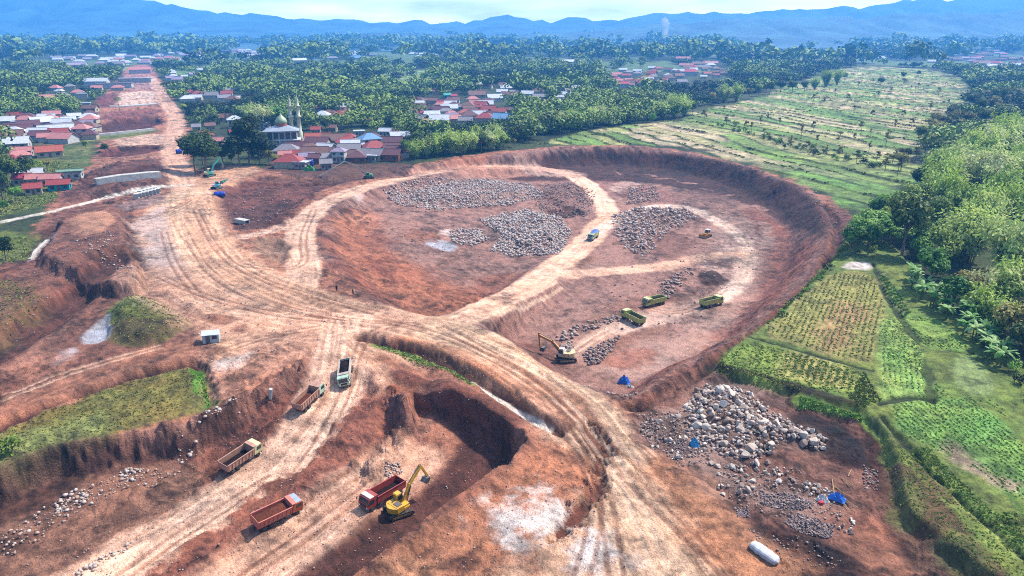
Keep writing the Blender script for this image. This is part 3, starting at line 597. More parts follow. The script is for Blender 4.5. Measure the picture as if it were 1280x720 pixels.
# ------------------------------------------------------------------ object helpers
def tag(o, label=None, cat=None, group=None, kind=None):
    if label: o['label'] = label
    if cat: o['category'] = cat
    if group: o['group'] = group
    if kind: o['kind'] = kind
    return o
def link(name, me, parent=None, loc=None):
    o = bpy.data.objects.new(name, me); COL.objects.link(o)
    if parent is not None: o.parent = parent
    if loc is not None: o.location = loc
    return o
def empty(name, loc=(0,0,0), rz=0.0):
    o = bpy.data.objects.new(name, None); COL.objects.link(o); o.location = loc; o.rotation_euler = (0, 0, rz); o.empty_display_size = .5
    return o
def copy_tree(root):
    def rec(o, par):
        c = o.copy(); COL.objects.link(c)
        if par is not None: c.parent = par
        for ch in list(o.children): rec(ch, c)
        return c
    return rec(root, None)
class MB:
    """collects boxes, bars, tubes, prisms into one mesh"""
    def __init__(s): s.bm = bmesh.new(); s.mi = 0
    def _fin(s, verts, M):
        bmesh.ops.transform(s.bm, matrix=M, verts=verts)
        for f in {f for v in verts for f in v.link_faces}: f.material_index = s.mi
    def box(s, c, size, rot=None, taper=None, bev=0.0):
        r = bmesh.ops.create_cube(s.bm, size=1); vs = r['verts']
        if taper:
            for v in vs:
                if v.co.z > 0: v.co.x *= taper[0]; v.co.y *= taper[1]
        M = Matrix.Translation(c) @ (rot.to_4x4() if rot is not None else Matrix.Identity(4)) @ Matrix.Diagonal((*size, 1))
        s._fin(vs, M)
        if bev:
            es = list({e for v in vs for e in v.link_edges})
            bmesh.ops.bevel(s.bm, geom=es, offset=bev, segments=1, affect='EDGES', profile=.5)
        return s
    def bar(s, a, b, w, h=None):
        """box beam from a to b"""
        a, b = Vector(a), Vector(b); d = b-a; q = d.to_track_quat('X', 'Z')
        return s.box((a+b)/2, (d.length, w, h or w), q.to_matrix())
    def tube(s, a, b, r, r2=None, seg=10):
        a, b = Vector(a), Vector(b); d = b-a
        res = bmesh.ops.create_cone(s.bm, cap_ends=True, segments=seg, radius1=r, radius2=r if r2 is None else r2, depth=d.length)
        M = Matrix.Translation((a+b)/2) @ d.to_track_quat('Z', 'Y').to_matrix().to_4x4()
        s._fin(res['verts'], M); return s
    def prism(s, prof, y0, y1, plane='xz'):
        """outline extruded sideways"""
        def P(p, y): return (p[0], y, p[1]) if plane == 'xz' else ((y, p[0], p[1]) if plane == 'yz' else (p[0], p[1], y))
        A = [s.bm.verts.new(P(p, y0)) for p in prof]; B = [s.bm.verts.new(P(p, y1)) for p in prof]
        fs = [s.bm.faces.new(A[::-1]), s.bm.faces.new(B)]
        n = len(prof)
        for i in range(n): fs.append(s.bm.faces.new((A[i], A[(i+1) % n], B[(i+1) % n], B[i])))
        for f in fs: f.material_index = s.mi
        bmesh.ops.recalc_face_normals(s.bm, faces=fs); return s
    def poly(s, pts):
        f = s.bm.faces.new([s.bm.verts.new(p) for p in pts]); f.material_index = s.mi; return s
    def lathe(s, prof, c=(0,0,0), seg=16):
        rings = []
        for r, z in prof:
            rings.append([s.bm.verts.new((c[0]+r*math.cos(2*math.pi*i/seg), c[1]+r*math.sin(2*math.pi*i/seg), c[2]+z)) for i in range(seg)])
        for a, b in zip(rings[:-1], rings[1:]):
            for i in range(seg):
                f = s.bm.faces.new((a[i], a[(i+1) % seg], b[(i+1) % seg], b[i])); f.material_index = s.mi; f.smooth = True
        s.bm.faces.new(rings[-1]).material_index = s.mi; s.bm.faces.new(rings[0][::-1]).material_index = s.mi
        return s
    def mesh(s, name, mat):
        me = bpy.data.meshes.new(name); bmesh.ops.recalc_face_normals(s.bm, faces=s.bm.faces[:]); s.bm.to_mesh(me); s.bm.free()
        for m in (mat if isinstance(mat, (list, tuple)) else [mat]): me.materials.append(m)
        return me
    def build(s, name, mat, parent=None, loc=None): return link(name, s.mesh(name, mat), parent, loc)
# ------------------------------------------------------------------ ground object
me = make_mesh('ground', np.stack([GX, GY, GZ], 1), Fg, ground_material(), smooth=True)
set_attr(me, 'albedo', EV['col'], 'FLOAT_COLOR'); set_attr(me, 'gloss', EV['gloss'], 'FLOAT')
ground = tag(link('ground', me), 'bare red earthworks with fields and terraces running to the horizon', 'ground', kind='structure')
# ------------------------------------------------------------------ mountains
def ridge(name, prof, D, depth, label, seed):
    """range traced by its skyline, given its real distance, height and a broad sloping flank"""
    prof = np.array(prof, float)
    xs = np.linspace(prof[0, 0], prof[-1, 0], 260); top = np.interp(xs, prof[:, 0], prof[:, 1])-2.2*fbm(xs/23, xs*0, 4, seed+5, .6)*np.clip(1+(400-xs)/400, .8, 2.5)
    nd = 46; V = []; 
    for j in range(nd):
        t = j/(nd-1)             # 0 foot (near) .. 1 crest .. then back slope
        dist = D - depth*(1-t) if t <= 1 else D
        tt = t
        X = (xs-640)/FPX*D*1.0; X = X*(dist/D)*.15+X*.85
        el = np.arctan2(360-top, FPX)-PITCH
        H = CAM_Z+np.tan(el)*np.hypot(D, 0)
        prof_t = tt**1.6
        gul = 1-.30*np.abs(fbm(xs/26+dist/900, np.full_like(xs, dist/700), 5, seed, .6))*(1-tt*.75)*4.6
        V.append(np.stack([X, np.full_like(X, dist), np.maximum(H*prof_t*gul, 2)-6*(1-tt)], 1))
    for b in (.5, -8):
        V.append(np.stack([(xs-640)/FPX*D, np.full_like(xs, D+depth*(.5 if b > 0 else .9)), V[nd-1][:, 2]*(.5 if b > 0 else 0)+(b if b < 0 else 0)], 1))
    V = np.array(V); nj, ni = V.shape[:2]
    I, J = np.meshgrid(np.arange(nj-1), np.arange(ni-1), indexing='ij')
    F = np.stack([I*ni+J, I*ni+J+1, (I+1)*ni+J+1, (I+1)*ni+J], -1).reshape(-1, 4)
    return tag(link(name, make_mesh(name, V.reshape(-1, 3), F, MTN, True)), label, 'mountain', kind='structure')
t = NT('forested_slope'); n = t.noise(.004, 6, .65, world_pos(t)); r = t.node('ShaderNodeValToRGB'); e = r.color_ramp.elements
e[0].position = .35; e[0].color = (.003, .018, .035, 1); e[1].position = .7; e[1].color = (.04, .10, .11, 1); t.link(n.outputs[0], r.inputs[0]); t.link(r.outputs[0], t.b.inputs['Base Color']); t.b.inputs['Roughness'].default_value = .95  # bluish forest tones, with part of the haze blue put into the colour
MTN = t.m
ridge('mountains', [(-700,-60),(-300,-70),(0,-40),(120,-16),(205,-2),(235,3),(262,9),(300,13),(340,17),(380,21),(420,25),(455,23),(480,26),(505,27),(525,24),(545,28),(570,27),(600,23),(618,18),(632,17),(650,21),(668,23),(690,27),(700,21),(722,20),(742,25),(770,24),(800,15),(850,14),(900,13),(980,10),(1060,4),(1120,-2),(1250,-6),(1500,-20),(1900,-20)], 5600, 1900, 'long blue mountain range along the far skyline', 140)
ridge('hills', [(-400,70),(300,66),(420,44),(480,41),(560,42),(640,44),(700,40),(760,36),(820,28),(900,22),(1000,19),(1100,16),(1200,14),(1300,12),(1700,8)], 3700, 1300, 'lower hazy wooded hills in front of the range', 150)
# ------------------------------------------------------------------ sky, sun, air
SUN_EL, SUN_AZ = R(52), math.atan2(.85, .53)      # azimuth measured from +Y towards +X
w = bpy.data.worlds.new('World'); scene.world = w; w.use_nodes = True; nt = w.node_tree
sky = nt.nodes.new('ShaderNodeTexSky'); sky.sky_type = 'NISHITA'; sky.sun_disc = False; sky.sun_elevation = SUN_EL; sky.sun_rotation = SUN_AZ
sky.air_density = 1.3; sky.dust_density = 1.5
bg = nt.nodes['Background']; bg.inputs[1].default_value = .15
tc = nt.nodes.new('ShaderNodeTexCoord'); mp = nt.nodes.new('ShaderNodeMapping'); mp.inputs['Scale'].default_value = (2.2, 2.2, 14)
cn = nt.nodes.new('ShaderNodeTexNoise'); cn.inputs['Scale'].default_value = 1.6; cn.inputs['Detail'].default_value = 6
cr = nt.nodes.new('ShaderNodeMapRange'); cr.inputs['From Min'].default_value = .36; cr.inputs['From Max'].default_value = .62
cm = nt.nodes.new('ShaderNodeMix'); cm.data_type = 'RGBA'; cm.inputs['B'].default_value = (11.5, 11.6, 14.5, 1)
nt.links.new(tc.outputs['Generated'], mp.inputs[0]); nt.links.new(mp.outputs[0], cn.inputs['Vector']); nt.links.new(cn.outputs[0], cr.inputs['Value'])
sx = nt.nodes.new('ShaderNodeSeparateXYZ'); lo = nt.nodes.new('ShaderNodeMapRange'); lo.inputs['From Min'].default_value = .08; lo.inputs['From Max'].default_value = .22; lo.inputs['To Min'].default_value = 1; lo.inputs['To Max'].default_value = 0
mm = nt.nodes.new('ShaderNodeMath'); mm.operation = 'MULTIPLY'; nrm = nt.nodes.new('ShaderNodeVectorMath'); nrm.operation = 'NORMALIZE'
nt.links.new(tc.outputs['Generated'], nrm.inputs[0]); nt.links.new(nrm.outputs[0], sx.inputs[0]); nt.links.new(sx.outputs['Z'], lo.inputs['Value']); nt.links.new(lo.outputs[0], mm.inputs[0]); nt.links.new(cr.outputs[0], mm.inputs[1])
nt.links.new(mm.outputs[0], cm.inputs['Factor']); nt.links.new(sky.outputs[0], cm.inputs['A']); nt.links.new(cm.outputs['Result'], bg.inputs[0])
sl = bpy.data.lights.new('sun', 'SUN'); sl.energy = 4.4; sl.angle = R(2.5); sl.color = (1, .955, .88)
so = bpy.data.objects.new('sun', sl); COL.objects.link(so)
sd = Vector((math.sin(SUN_AZ)*math.cos(SUN_EL), math.cos(SUN_AZ)*math.cos(SUN_EL), math.sin(SUN_EL)))
so.rotation_euler = sd.to_track_quat('Z', 'Y').to_euler(); so.location = (60, 60, 300)
def air():
    m = bpy.data.materials.new('haze'); m.use_nodes = True; t = m.node_tree; t.nodes.remove(t.nodes['Principled BSDF'])
    v = t.nodes.new('ShaderNodeVolumePrincipled'); v.inputs['Color'].default_value = (.09, .42, 1, 1); v.inputs['Density'].default_value = 2.0e-4; v.inputs['Anisotropy'].default_value = .1
    t.links.new(v.outputs[0], t.nodes['Material Output'].inputs['Volume'])
    L = 7450; top = 640.0; bot = float(GZ.min())-30
    b = MB(); b.box((0, 0, (top+bot)/2), (2*L, 2*L, top-bot)); tag(b.build('haze', m), 'blue haze thickening towards the mountains', 'haze', kind='stuff')
air()
scene.view_settings.view_transform = 'Standard'; scene.view_settings.look = 'None'; scene.view_settings.gamma = 1; scene.view_settings.exposure = 1.24
scene.view_settings.use_curve_mapping = False
scene.cycles.use_denoising = False; scene.cycles.filter_width = 1.05
scene.cycles.max_bounces = 5; scene.cycles.diffuse_bounces = 2; scene.cycles.transparent_max_bounces = 4; scene.cycles.volume_bounces = 0
# ------------------------------------------------------------------ plants
def quads_mesh(name, Q, mat):
    Q = np.asarray(Q, float); n = len(Q)
    return make_mesh(name, Q.reshape(-1, 3), np.arange(n*4).reshape(n, 4), mat)
def unit(v): return v/(np.linalg.norm(v, axis=-1, keepdims=True)+1e-9)
def leaf_quads(rng, P, Nrm, L, Wd, droop=None):
    """one leaf spray at each point, its face turned roughly along Nrm"""
    n = len(P); Nn = unit(Nrm+rng.normal(0, .55, (n, 3))); a = rng.normal(0, 1, (n, 3))
    if droop is not None: a = a*.6+droop
    T = unit(a-(a*Nn).sum(-1, keepdims=True)*Nn); B = np.cross(Nn, T)
    L = (np.asarray(L)*rng.uniform(.7, 1.3, n))[:, None]; Wd = (np.asarray(Wd)*rng.uniform(.7, 1.3, n))[:, None]
    return np.stack([P-T*L/2, P+B*Wd/2+T*L*.05, P+T*L/2-Nn*L*.12, P-B*Wd/2+T*L*.05], 1)
def limb(V, F, pts, radii, seg=6):
    b0 = len(V)
    for i, (p, r) in enumerate(zip(pts, radii)):
        d = np.array(pts[min(i+1, len(pts)-1)])-np.array(pts[max(i-1, 0)]); d = d/(np.linalg.norm(d)+1e-9)
        u = np.cross(d, [0, 1, .3]); u /= np.linalg.norm(u)+1e-9; v = np.cross(d, u)
        for k in range(seg):
            a = 2*math.pi*k/seg; V.append(np.array(p)+r*(math.cos(a)*u+math.sin(a)*v))
    for i in range(len(pts)-1):
        for k in range(seg):
            F.append((b0+i*seg+k, b0+i*seg+(k+1) % seg, b0+(i+1)*seg+(k+1) % seg, b0+(i+1)*seg+k))
BARK = paint('bark', (.13, .09, .06), .9, (.2, .17, .13), .7, 1.2, spec=.1)
LEAF = {
 'bamboo': leafy('bamboo_leaf', C(150,190,60), C(226,255,118), C(250,255,176), .16, .35),
 'dark': leafy('dark_leaf', C(36,52,22), C(74,98,38), C(130,152,62), .2),
 'mid': leafy('mid_leaf', C(66,92,34), C(124,156,58), C(190,212,92), .2),
 'olive': leafy('olive_leaf', C(96,92,44), C(160,154,72), C(210,200,104), .2),
 'fresh': leafy('fresh_leaf', C(72,124,42), C(134,192,70), C(196,240,116), .25, .35),
 'banana': leafy('banana_leaf', C(76,140,56), C(140,204,92), C(214,248,160), .5, .35),
}
def broadleaf(seed, H=11, Rc=4.2, n=2000, ls=.62, flat_=.75, lobes=10, mat='mid', sparse=1.0):
    rng = np.random.default_rng(seed); V, F = [], []
    th = H*.45; lean = rng.normal(0, .25, 2)
    limb(V, F, [(0,0,-.4), (lean[0]*.3, lean[1]*.3, th*.5), (lean[0], lean[1], th)], [.3*H/11, .22*H/11, .16*H/11])
    cs = []
    for i in range(lobes):
        a = 2*math.pi*(i+rng.random()*.7)/lobes*1.618*2; rr = Rc*.62*math.sqrt(rng.random()); zz = th+(H-th)*(.18+.55*rng.random())*(1-.25*rr/Rc)
        c = np.array([lean[0]+rr*math.cos(a), lean[1]+rr*math.sin(a), zz]); r = Rc*rng.uniform(.34, .52); cs.append((c, r))
        m = np.array([lean[0]*.8+c[0]*.35, lean[1]*.8+c[1]*.35, th*.8+c[2]*.25])
        limb(V, F, [(lean[0]*.7, lean[1]*.7, th*.75), m, c], [.13*H/11, .09*H/11, .03], 5)
    Ps, Ns = [], []
    for c, r in cs:
        k = int(n/lobes); d = unit(rng.normal(0, 1, (k, 3))); rad = r*rng.uniform(.35, 1, k)**.5
        bumpy = 1+.3*np.sin(d[:, 0]*5+c[0]*3)*np.cos(d[:, 2]*4+c[1])
        p = c+d*(rad*bumpy)[:, None]*np.array([1, 1, flat_]); Ps.append(p); Ns.append(d+np.array([0, 0, .7]))
    P = np.concatenate(Ps); Nn = np.concatenate(Ns)
    Q = leaf_quads(rng, P, Nn, ls, ls*.75)
    return make_mesh('trunk', V, F, BARK, True), quads_mesh('crown', Q, LEAF[mat])
def bamboo(seed, H=13, spread=5.5, culms=34, per=85, mat='bamboo', ls=.95):
    rng = np.random.default_rng(seed); V, F = [], []; Ps, Ds = [], []
    for i in range(culms):
        a = rng.uniform(0, 2*math.pi); b = rng.uniform(.1, 1.2); hh = H*rng.uniform(.62, 1.02); sp = spread*rng.uniform(.15, 1.0)
        base = np.array([math.cos(a)*b, math.sin(a)*b, -.3]); dr = np.array([math.cos(a+rng.normal(0, .3)), math.sin(a+rng.normal(0, .3)), 0])
        t = np.linspace(0, 1, 6); cv = lambda t: base+dr*sp*(t[:, None]**2.0)+np.array([0, 0, 1])*(hh*(t-.22*t**4*(sp/spread)))[:, None]
        limb(V, F, cv(t), [.07, .065, .06, .05, .035, .015], 4)
        tt = rng.uniform(.22, 1, per)**.8; p = cv(tt); w = .35+.85*np.sin(np.clip(tt, 0, 1)*math.pi*.62)
        p = p+rng.normal(0, 1, (per, 3))*(.55*w)[:, None]; Ps.append(p); Ds.append(np.tile(dr*.7, (per, 1)))
    P = np.concatenate(Ps); D = np.concatenate(Ds)
    Q = leaf_quads(rng, P, D+np.array([0, 0, 1.1]), ls, ls*.42, droop=D+np.array([0, 0, -.8]))
    m = paint('bamboo_culm', C(120,120,58), .6)
    return make_mesh('trunk', V, F, m, True), quads_mesh('crown', Q, LEAF[mat])
def frond(rng, a, L, rise, droop, wd, n=8, lf=True, base=(0,0,0)):
    t = np.linspace(0, 1, n+1); out = np.array([math.cos(a), math.sin(a), 0]); side = np.array([-math.sin(a), math.cos(a), 0])
    mid = np.array(base)+out*(L*(t-.12*t**2))[:, None]+np.array([0, 0, 1])*(rise*t-droop*t**2.2)[:, None]
    ww = wd*np.sin(np.clip(t*.93+.07, 0, 1)*math.pi)**.6; Q = []
    for i in range(n):
        for s in (-1, 1):
            e0 = mid[i]+side*s*ww[i]-np.array([0, 0, .35*ww[i]]); e1 = mid[i+1]+side*s*ww[i+1]-np.array([0, 0, .35*ww[i+1]])
            if lf: e0 = e0*.75+mid[i]*.25; e1 = e1+out*.15*L/n
            Q.append([mid[i], e0, e1, mid[i+1]] if not lf else [mid[i], e0+out*.2, e1, mid[i]*.45+mid[i+1]*.55])
    return Q
def palm(seed, H=11):
    rng = np.random.default_rng(seed); V, F = [], []; ln = rng.normal(0, .8, 2)
    pts = [(ln[0]*t*t, ln[1]*t*t, H*t-.3) for t in np.linspace(0, 1, 7)]
    limb(V, F, pts, np.linspace(.22, .12, 7)); Q = []
    for i in range(18):
        Q += frond(rng, i*2.4+rng.normal(0, .2), rng.uniform(3, 4), rng.uniform(.2, 2.2), rng.uniform(2, 3.4), .75, 9, True, pts[-1])
    return make_mesh('trunk', V, F, BARK, True), quads_mesh('crown', Q, LEAF['mid'])
def banana(seed, H=2.6):
    rng = np.random.default_rng(seed); V, F = [], []; Q = []
    for k in range(rng.integers(1, 4)):
        b = rng.normal(0, .6, 2) if k else np.zeros(2); h = H*rng.uniform(.7, 1.1)
        limb(V, F, [(b[0], b[1], -.2), (b[0], b[1], h*.5), (b[0], b[1], h)], [.16, .13, .08])
        for i in range(8):
            Q += frond(rng, i*2.4+rng.normal(0, .3), rng.uniform(1.7, 2.6), rng.uniform(.8, 2.4), rng.uniform(.6, 2.2), .36, 6, False, (b[0], b[1], h))
    return make_mesh('trunk', V, F, paint('banana_stem', C(120,130,66), .7), True), quads_mesh('crown', Q, LEAF['banana'])
def sapling(seed, H=7):
    rng = np.random.default_rng(seed); V, F = [], []; ln = rng.normal(0, .3, 2); Ps, Ns = [], []
    limb(V, F, [(0,0,-.3), (ln[0]*.5, ln[1]*.5, H*.5), (ln[0], ln[1], H*.9)], [.14, .10, .04], 5)
    for i in range(9):
        z = H*rng.uniform(.5, 1); a = rng.uniform(0, 6.28); r = (1.5-.9*(z/H-.5)*2)*rng.uniform(.4, 1); c = np.array([ln[0]+r*math.cos(a), ln[1]+r*math.sin(a), z])
        limb(V, F, [(ln[0]*z/H, ln[1]*z/H, z*.85), c], [.04, .015], 3)
        k = 55; d = unit(rng.normal(0, 1, (k, 3))); Ps.append(c+d*rng.uniform(.2, .85, k)[:, None]*np.array([1, 1, .7])); Ns.append(d+[0, 0, .6])
    Q = leaf_quads(rng, np.concatenate(Ps), np.concatenate(Ns), .5, .34)
    return make_mesh('trunk', V, F, BARK, True), quads_mesh('crown', Q, LEAF['olive'])
def shrub(seed, H=2.0, mat='mid', n=260):
    rng = np.random.default_rng(seed); Ps, Ns = [], []; V, F = [], []
    for i in range(6):
        c = np.array([*rng.normal(0, .6, 2), H*rng.uniform(.3, .75)]); d = unit(rng.normal(0, 1, (n//6, 3)))
        limb(V, F, [(0,0,-.2), c], [.05, .02], 4)
        Ps.append(c+d*rng.uniform(.3, 1, n//6)[:, None]*H*.42); Ns.append(d+[0, 0, .6])
    return make_mesh('trunk', V, F, BARK, True), quads_mesh('crown', leaf_quads(rng, np.concatenate(Ps), np.concatenate(Ns), .4, .3), LEAF[mat])
KINDS = {
 'bamboo': ([bamboo(s) for s in (1, 2, 3)], 'bamboo_clump', 'bamboo'),
 'bamboo_small': ([bamboo(s, 9, 4.2, 22, 80) for s in (4, 5)], 'bamboo_clump', 'bamboo'),
 'mid': ([broadleaf(s, mat='mid') for s in (11, 12, 13)], 'broadleaf_tree', 'tree'),
 'dark': ([broadleaf(s, 12, 5, 2600, .7, .8, 13, 'dark') for s in (21, 22, 23)], 'dark_tree', 'tree'),
 'olive': ([broadleaf(s, 9, 3.8, 1300, .6, .7, 9, 'olive') for s in (31, 32)], 'olive_tree', 'tree'),
 'fresh': ([broadleaf(s, 8, 3.4, 1600, .6, .8, 9, 'fresh') for s in (41, 42)], 'leafy_tree', 'tree'),
 'palm': ([palm(s) for s in (51, 52)], 'coconut_palm', 'palm'),
 'banana': ([banana(s) for s in (61, 62, 63)], 'banana_plant', 'banana plant'),
 'sapling': ([sapling(s) for s in (71, 72, 73)], 'young_tree', 'tree'),
 'shrub': ([shrub(s, 2.2, m) for s, m in ((81, 'mid'), (82, 'fresh'), (83, 'dark'))], 'shrub', 'shrub'),
}
PROTO = {}
TREE_BASES = []
def plant(kind, x, y, s, label, group=None, rng=random):
    var = rng.randrange(len(KINDS[kind][0])); key = (kind, var)
    if key not in PROTO:
        tm, cm = KINDS[kind][0][var]; o = empty(KINDS[kind][1]); link('trunk', tm, o); link('crown', cm, o); PROTO[key] = o
    else: o = copy_tree(PROTO[key])
    z = float(ground_z(x, y)[0]); o.location = (x, y, z); o.scale = (s*rng.uniform(.9, 1.1), s*rng.uniform(.9, 1.1), s*rng.uniform(.9, 1.12)); o.rotation_euler = (0, 0, rng.uniform(0, 6.28))
    if 'group' in o: del o['group']
    tag(o, label, KINDS[kind][2], group); TREE_BASES.append((x, y)); return o
def scatter(P, spacing, rng, tries=6000, limit=999):
    """blue-noise points inside a world polygon"""
    lo, hi = P.min(0), P.max(0); pts = []
    X = rng.uniform(lo[0], hi[0], tries); Y = rng.uniform(lo[1], hi[1], tries); d = poly_sd(P, X, Y)
    for x, y, q in zip(X, Y, d):
        if q > 0 or len(pts) >= limit: continue
        if all((x-a)**2+(y-b)**2 > spacing**2 for a, b in pts): pts.append((x, y))
    return pts
prng = random.Random(5); nrng = np.random.default_rng(5)
# ---- the wood on the right
def wood(P, spacing, kinds, size, labels, group, limit=999):
    for x, y in scatter(WP(P), spacing, nrng, limit=limit):
        k = prng.choices([a for a, b in kinds], [b for a, b in kinds])[0]
        plant(k, x, y, prng.uniform(*size), labels[k], group, prng)
wood([(1150,262),(1178,330),(1235,375),(1300,420),(1480,420),(1500,250),(1380,190),(1290,175),(1215,192)], 8.0, [('bamboo', 10), ('mid', 1), ('olive', 1)], (1.25, 1.75),
     dict(bamboo='tall pale green bamboo clump inside the wood on the right', mid='mid green tree standing among the pale bamboo of the wood', olive='brownish olive tree among the pale bamboo of the wood'), 'trees of the right hand wood', 95)
wood([(1085,292),(1130,330),(1175,345),(1165,270),(1130,262),(1100,272)], 5.6, [('fresh', 5), ('mid', 3), ('dark', 1)], (1.0, 1.45),
     dict(fresh='fresh green tree at the pit side edge of the wood', mid='mid green tree at the pit side edge of the wood', dark='dark tree at the pit side edge of the wood'), 'trees at the edge of the wood', 26)
wood([(1190,382),(1232,412),(1290,470),(1380,540),(1420,440),(1300,390),(1240,365)], 6.0, [('olive', 4), ('dark', 2), ('mid', 2), ('bamboo_small', 2)], (.85, 1.3),
     dict(olive='yellowish olive tree on the field side of the wood', dark='dark bushy tree on the field side of the wood', mid='mid green tree on the field side of the wood', bamboo_small='small bamboo clump on the field side of the wood'), 'trees along the field side of the wood', 30)
wood([(1128,352),(1155,362),(1215,415),(1262,462),(1250,470),(1190,415),(1150,385)], 3.3, [('banana', 7), ('fresh', 1)], (.9, 1.35),
     dict(banana='banana plant with broad leaves between the bright field and the wood', fresh='small leafy tree between the banana plants'), 'banana plants below the wood', 44)
wood([(1215,428),(1252,480),(1290,530),(1310,520),(1262,462),(1225,425)], 3.6, [('shrub', 5), ('banana', 1)], (.7, 1.2),
     dict(shrub='low green shrub along the ditch beside the bright field', banana='banana plant among shrubs along the ditch'), 'shrubs along the field ditch', 24)
wood([(1050,318),(1068,300),(1090,300),(1090,322),(1062,328)], 3.0, [('shrub', 3), ('fresh', 2)], (.8, 1.3),
     dict(shrub='shrub at the corner between the pit lip and the bare field patch', fresh='small bright tree at the corner between pit lip and field'), 'bushes by the pit lip', 14)
wood([(1012,352),(1050,315),(1056,318),(1020,362),(975,405),(968,400)], 2.6, [('shrub', 1)], (.35, .7), dict(shrub='small scrubby bush along the rim between pit and field'), 'rim bushes', 22)
wood([(1090,215),(1140,262),(1200,205),(1260,165),(1290,160),(1290,110),(1230,118),(1150,170)], 9, [('olive', 6), ('dark', 2), ('sapling', 4), ('mid', 2)], (.9, 1.4),
     dict(olive='olive brown tree on the terraces above the wood', dark='dark tree on the terraces above the wood', sapling='slender tree on the terraces above the wood', mid='mid green tree on the terraces above the wood'), 'trees above the wood', 95)
# ---- slender trees dotted over the terraces
for (px, py) in [(885,152),(905,158),(930,166),(938,168),(957,172),(962,150),(985,186),(1010,190),(1030,195),(1050,198),(1072,205),(1085,190),(1098,205),(1020,182),(1045,180),(1066,178),(1085,172),
                 (1108,182),(1118,198),(1103,215),(1074,168),(1032,132),(1060,130),(1098,122),(1110,118),(1136,112),(1016,128),(1042,120),(1070,110),(1090,104),(1150,110),(1175,120),(1186,134),(1160,140),
                 (1130,150),(1142,160),(1120,165),(1092,150),(905,140),(880,150),(1000,172),(1014,165),(975,160),(948,158)]:
    x, y, z = on_ground(px+prng.uniform(-3, 3), py)
    plant('sapling', x, y, prng.uniform(.8, 1.25), 'slender young tree with a thin crown dotted on the rice terraces', 'slender trees on the terraces', prng)
for (px, py, k, s) in [(1100,108,'dark',.9),(1130,105,'olive',.9),(1148,96,'mid',.9),(1128,100,'mid',1),(1068,138,'olive',.5),(1115,205,'olive',.7),(1050,172,'olive',.5),(980,188,'mid',.35)]:
    x, y, z = on_ground(px, py); plant(k, x, y, s, {'dark':'round dark tree alone on the pale terraces','olive':'olive bush on the terraces','mid':'leafy green tree on a terrace edge'}[k], 'single terrace trees', prng)
for i in range(34):
    t = i/33; px, py = 900+200*t+prng.uniform(-8, 8), 158+52*t+prng.uniform(-5, 5); x, y, z = on_ground(px, py)
    plant('shrub', x, y, prng.uniform(.8, 1.5), 'leafy shrub in the dark row crossing the near terraces', 'shrub row on the terraces', prng)
# ---- belt of bamboo along the far rim of the pit
for (px, py, k, s) in [(508,196,'mid',.9),(520,199,'bamboo',.9),(533,197,'bamboo',1),(545,196,'bamboo',1.05),(556,193,'mid',1),(566,194,'bamboo',1.05),(578,193,'bamboo',1.1),(590,191,'bamboo',1.05),(602,190,'mid',1.1),
                       (612,188,'bamboo',1.05),(622,187,'bamboo',1),(634,186,'mid',.7),(642,184,'olive',.6),(524,190,'mid',1),(550,188,'fresh',1.2),(572,187,'fresh',1.2),(598,184,'mid',1.1),(618,181,'bamboo',1)]:
    x, y, z = on_ground(px, py)
    lab = {'bamboo':'bright bamboo clump in the belt behind the far pit rim','mid':'dark leafed tree in the belt behind the far pit rim','fresh':'bright round tree in the belt behind the far pit rim','olive':'brownish bush at the end of the belt behind the pit'}[k]
    plant(k, x, y, s, lab, 'tree belt behind the pit', prng)
for (px, py, k, s) in [(662,164,'bamboo',.9),(673,163,'bamboo',1),(686,164,'bamboo',1.05),(699,163,'bamboo',1.1),(712,161,'bamboo',1.1),(725,160,'bamboo',1.15),(738,158,'bamboo',1.1),(750,156,'bamboo',1.1),(762,155,'bamboo',1.1),
                       (774,153,'olive',1),(788,152,'olive',1.1),(800,150,'dark',1),(815,157,'fresh',1),(828,149,'bamboo',1.3),(842,148,'bamboo',1.4),(855,146,'bamboo',1.3),(834,143,'olive',1.2),(866,143,'mid',1),(890,130,'olive',1.2),
                       (905,128,'bamboo',1.3),(920,127,'bamboo',1.3),(936,124,'olive',1.2),(948,120,'mid',1.2),(962,118,'dark',1.1),(975,117,'dark',1.1),(990,117,'dark',1.2),(1005,116,'mid',1.1),(1018,112,'bamboo',1.2),(1032,108,'bamboo',1.5),(1046,106,'bamboo',1.5),(1056,102,'mid',1.2)]:
    x, y, z = on_ground(px, py)
    lab = {'bamboo':'feathery bamboo clump lining the head of the green terraces','mid':'mid green tree lining the head of the terraces','fresh':'single bright tree in front of the bamboo row','olive':'dry brownish tree in the row at the head of the terraces','dark':'dark dense tree in the row at the head of the terraces'}[k]
    plant(k, x, y, s, lab, 'tree row above the terraces', prng)
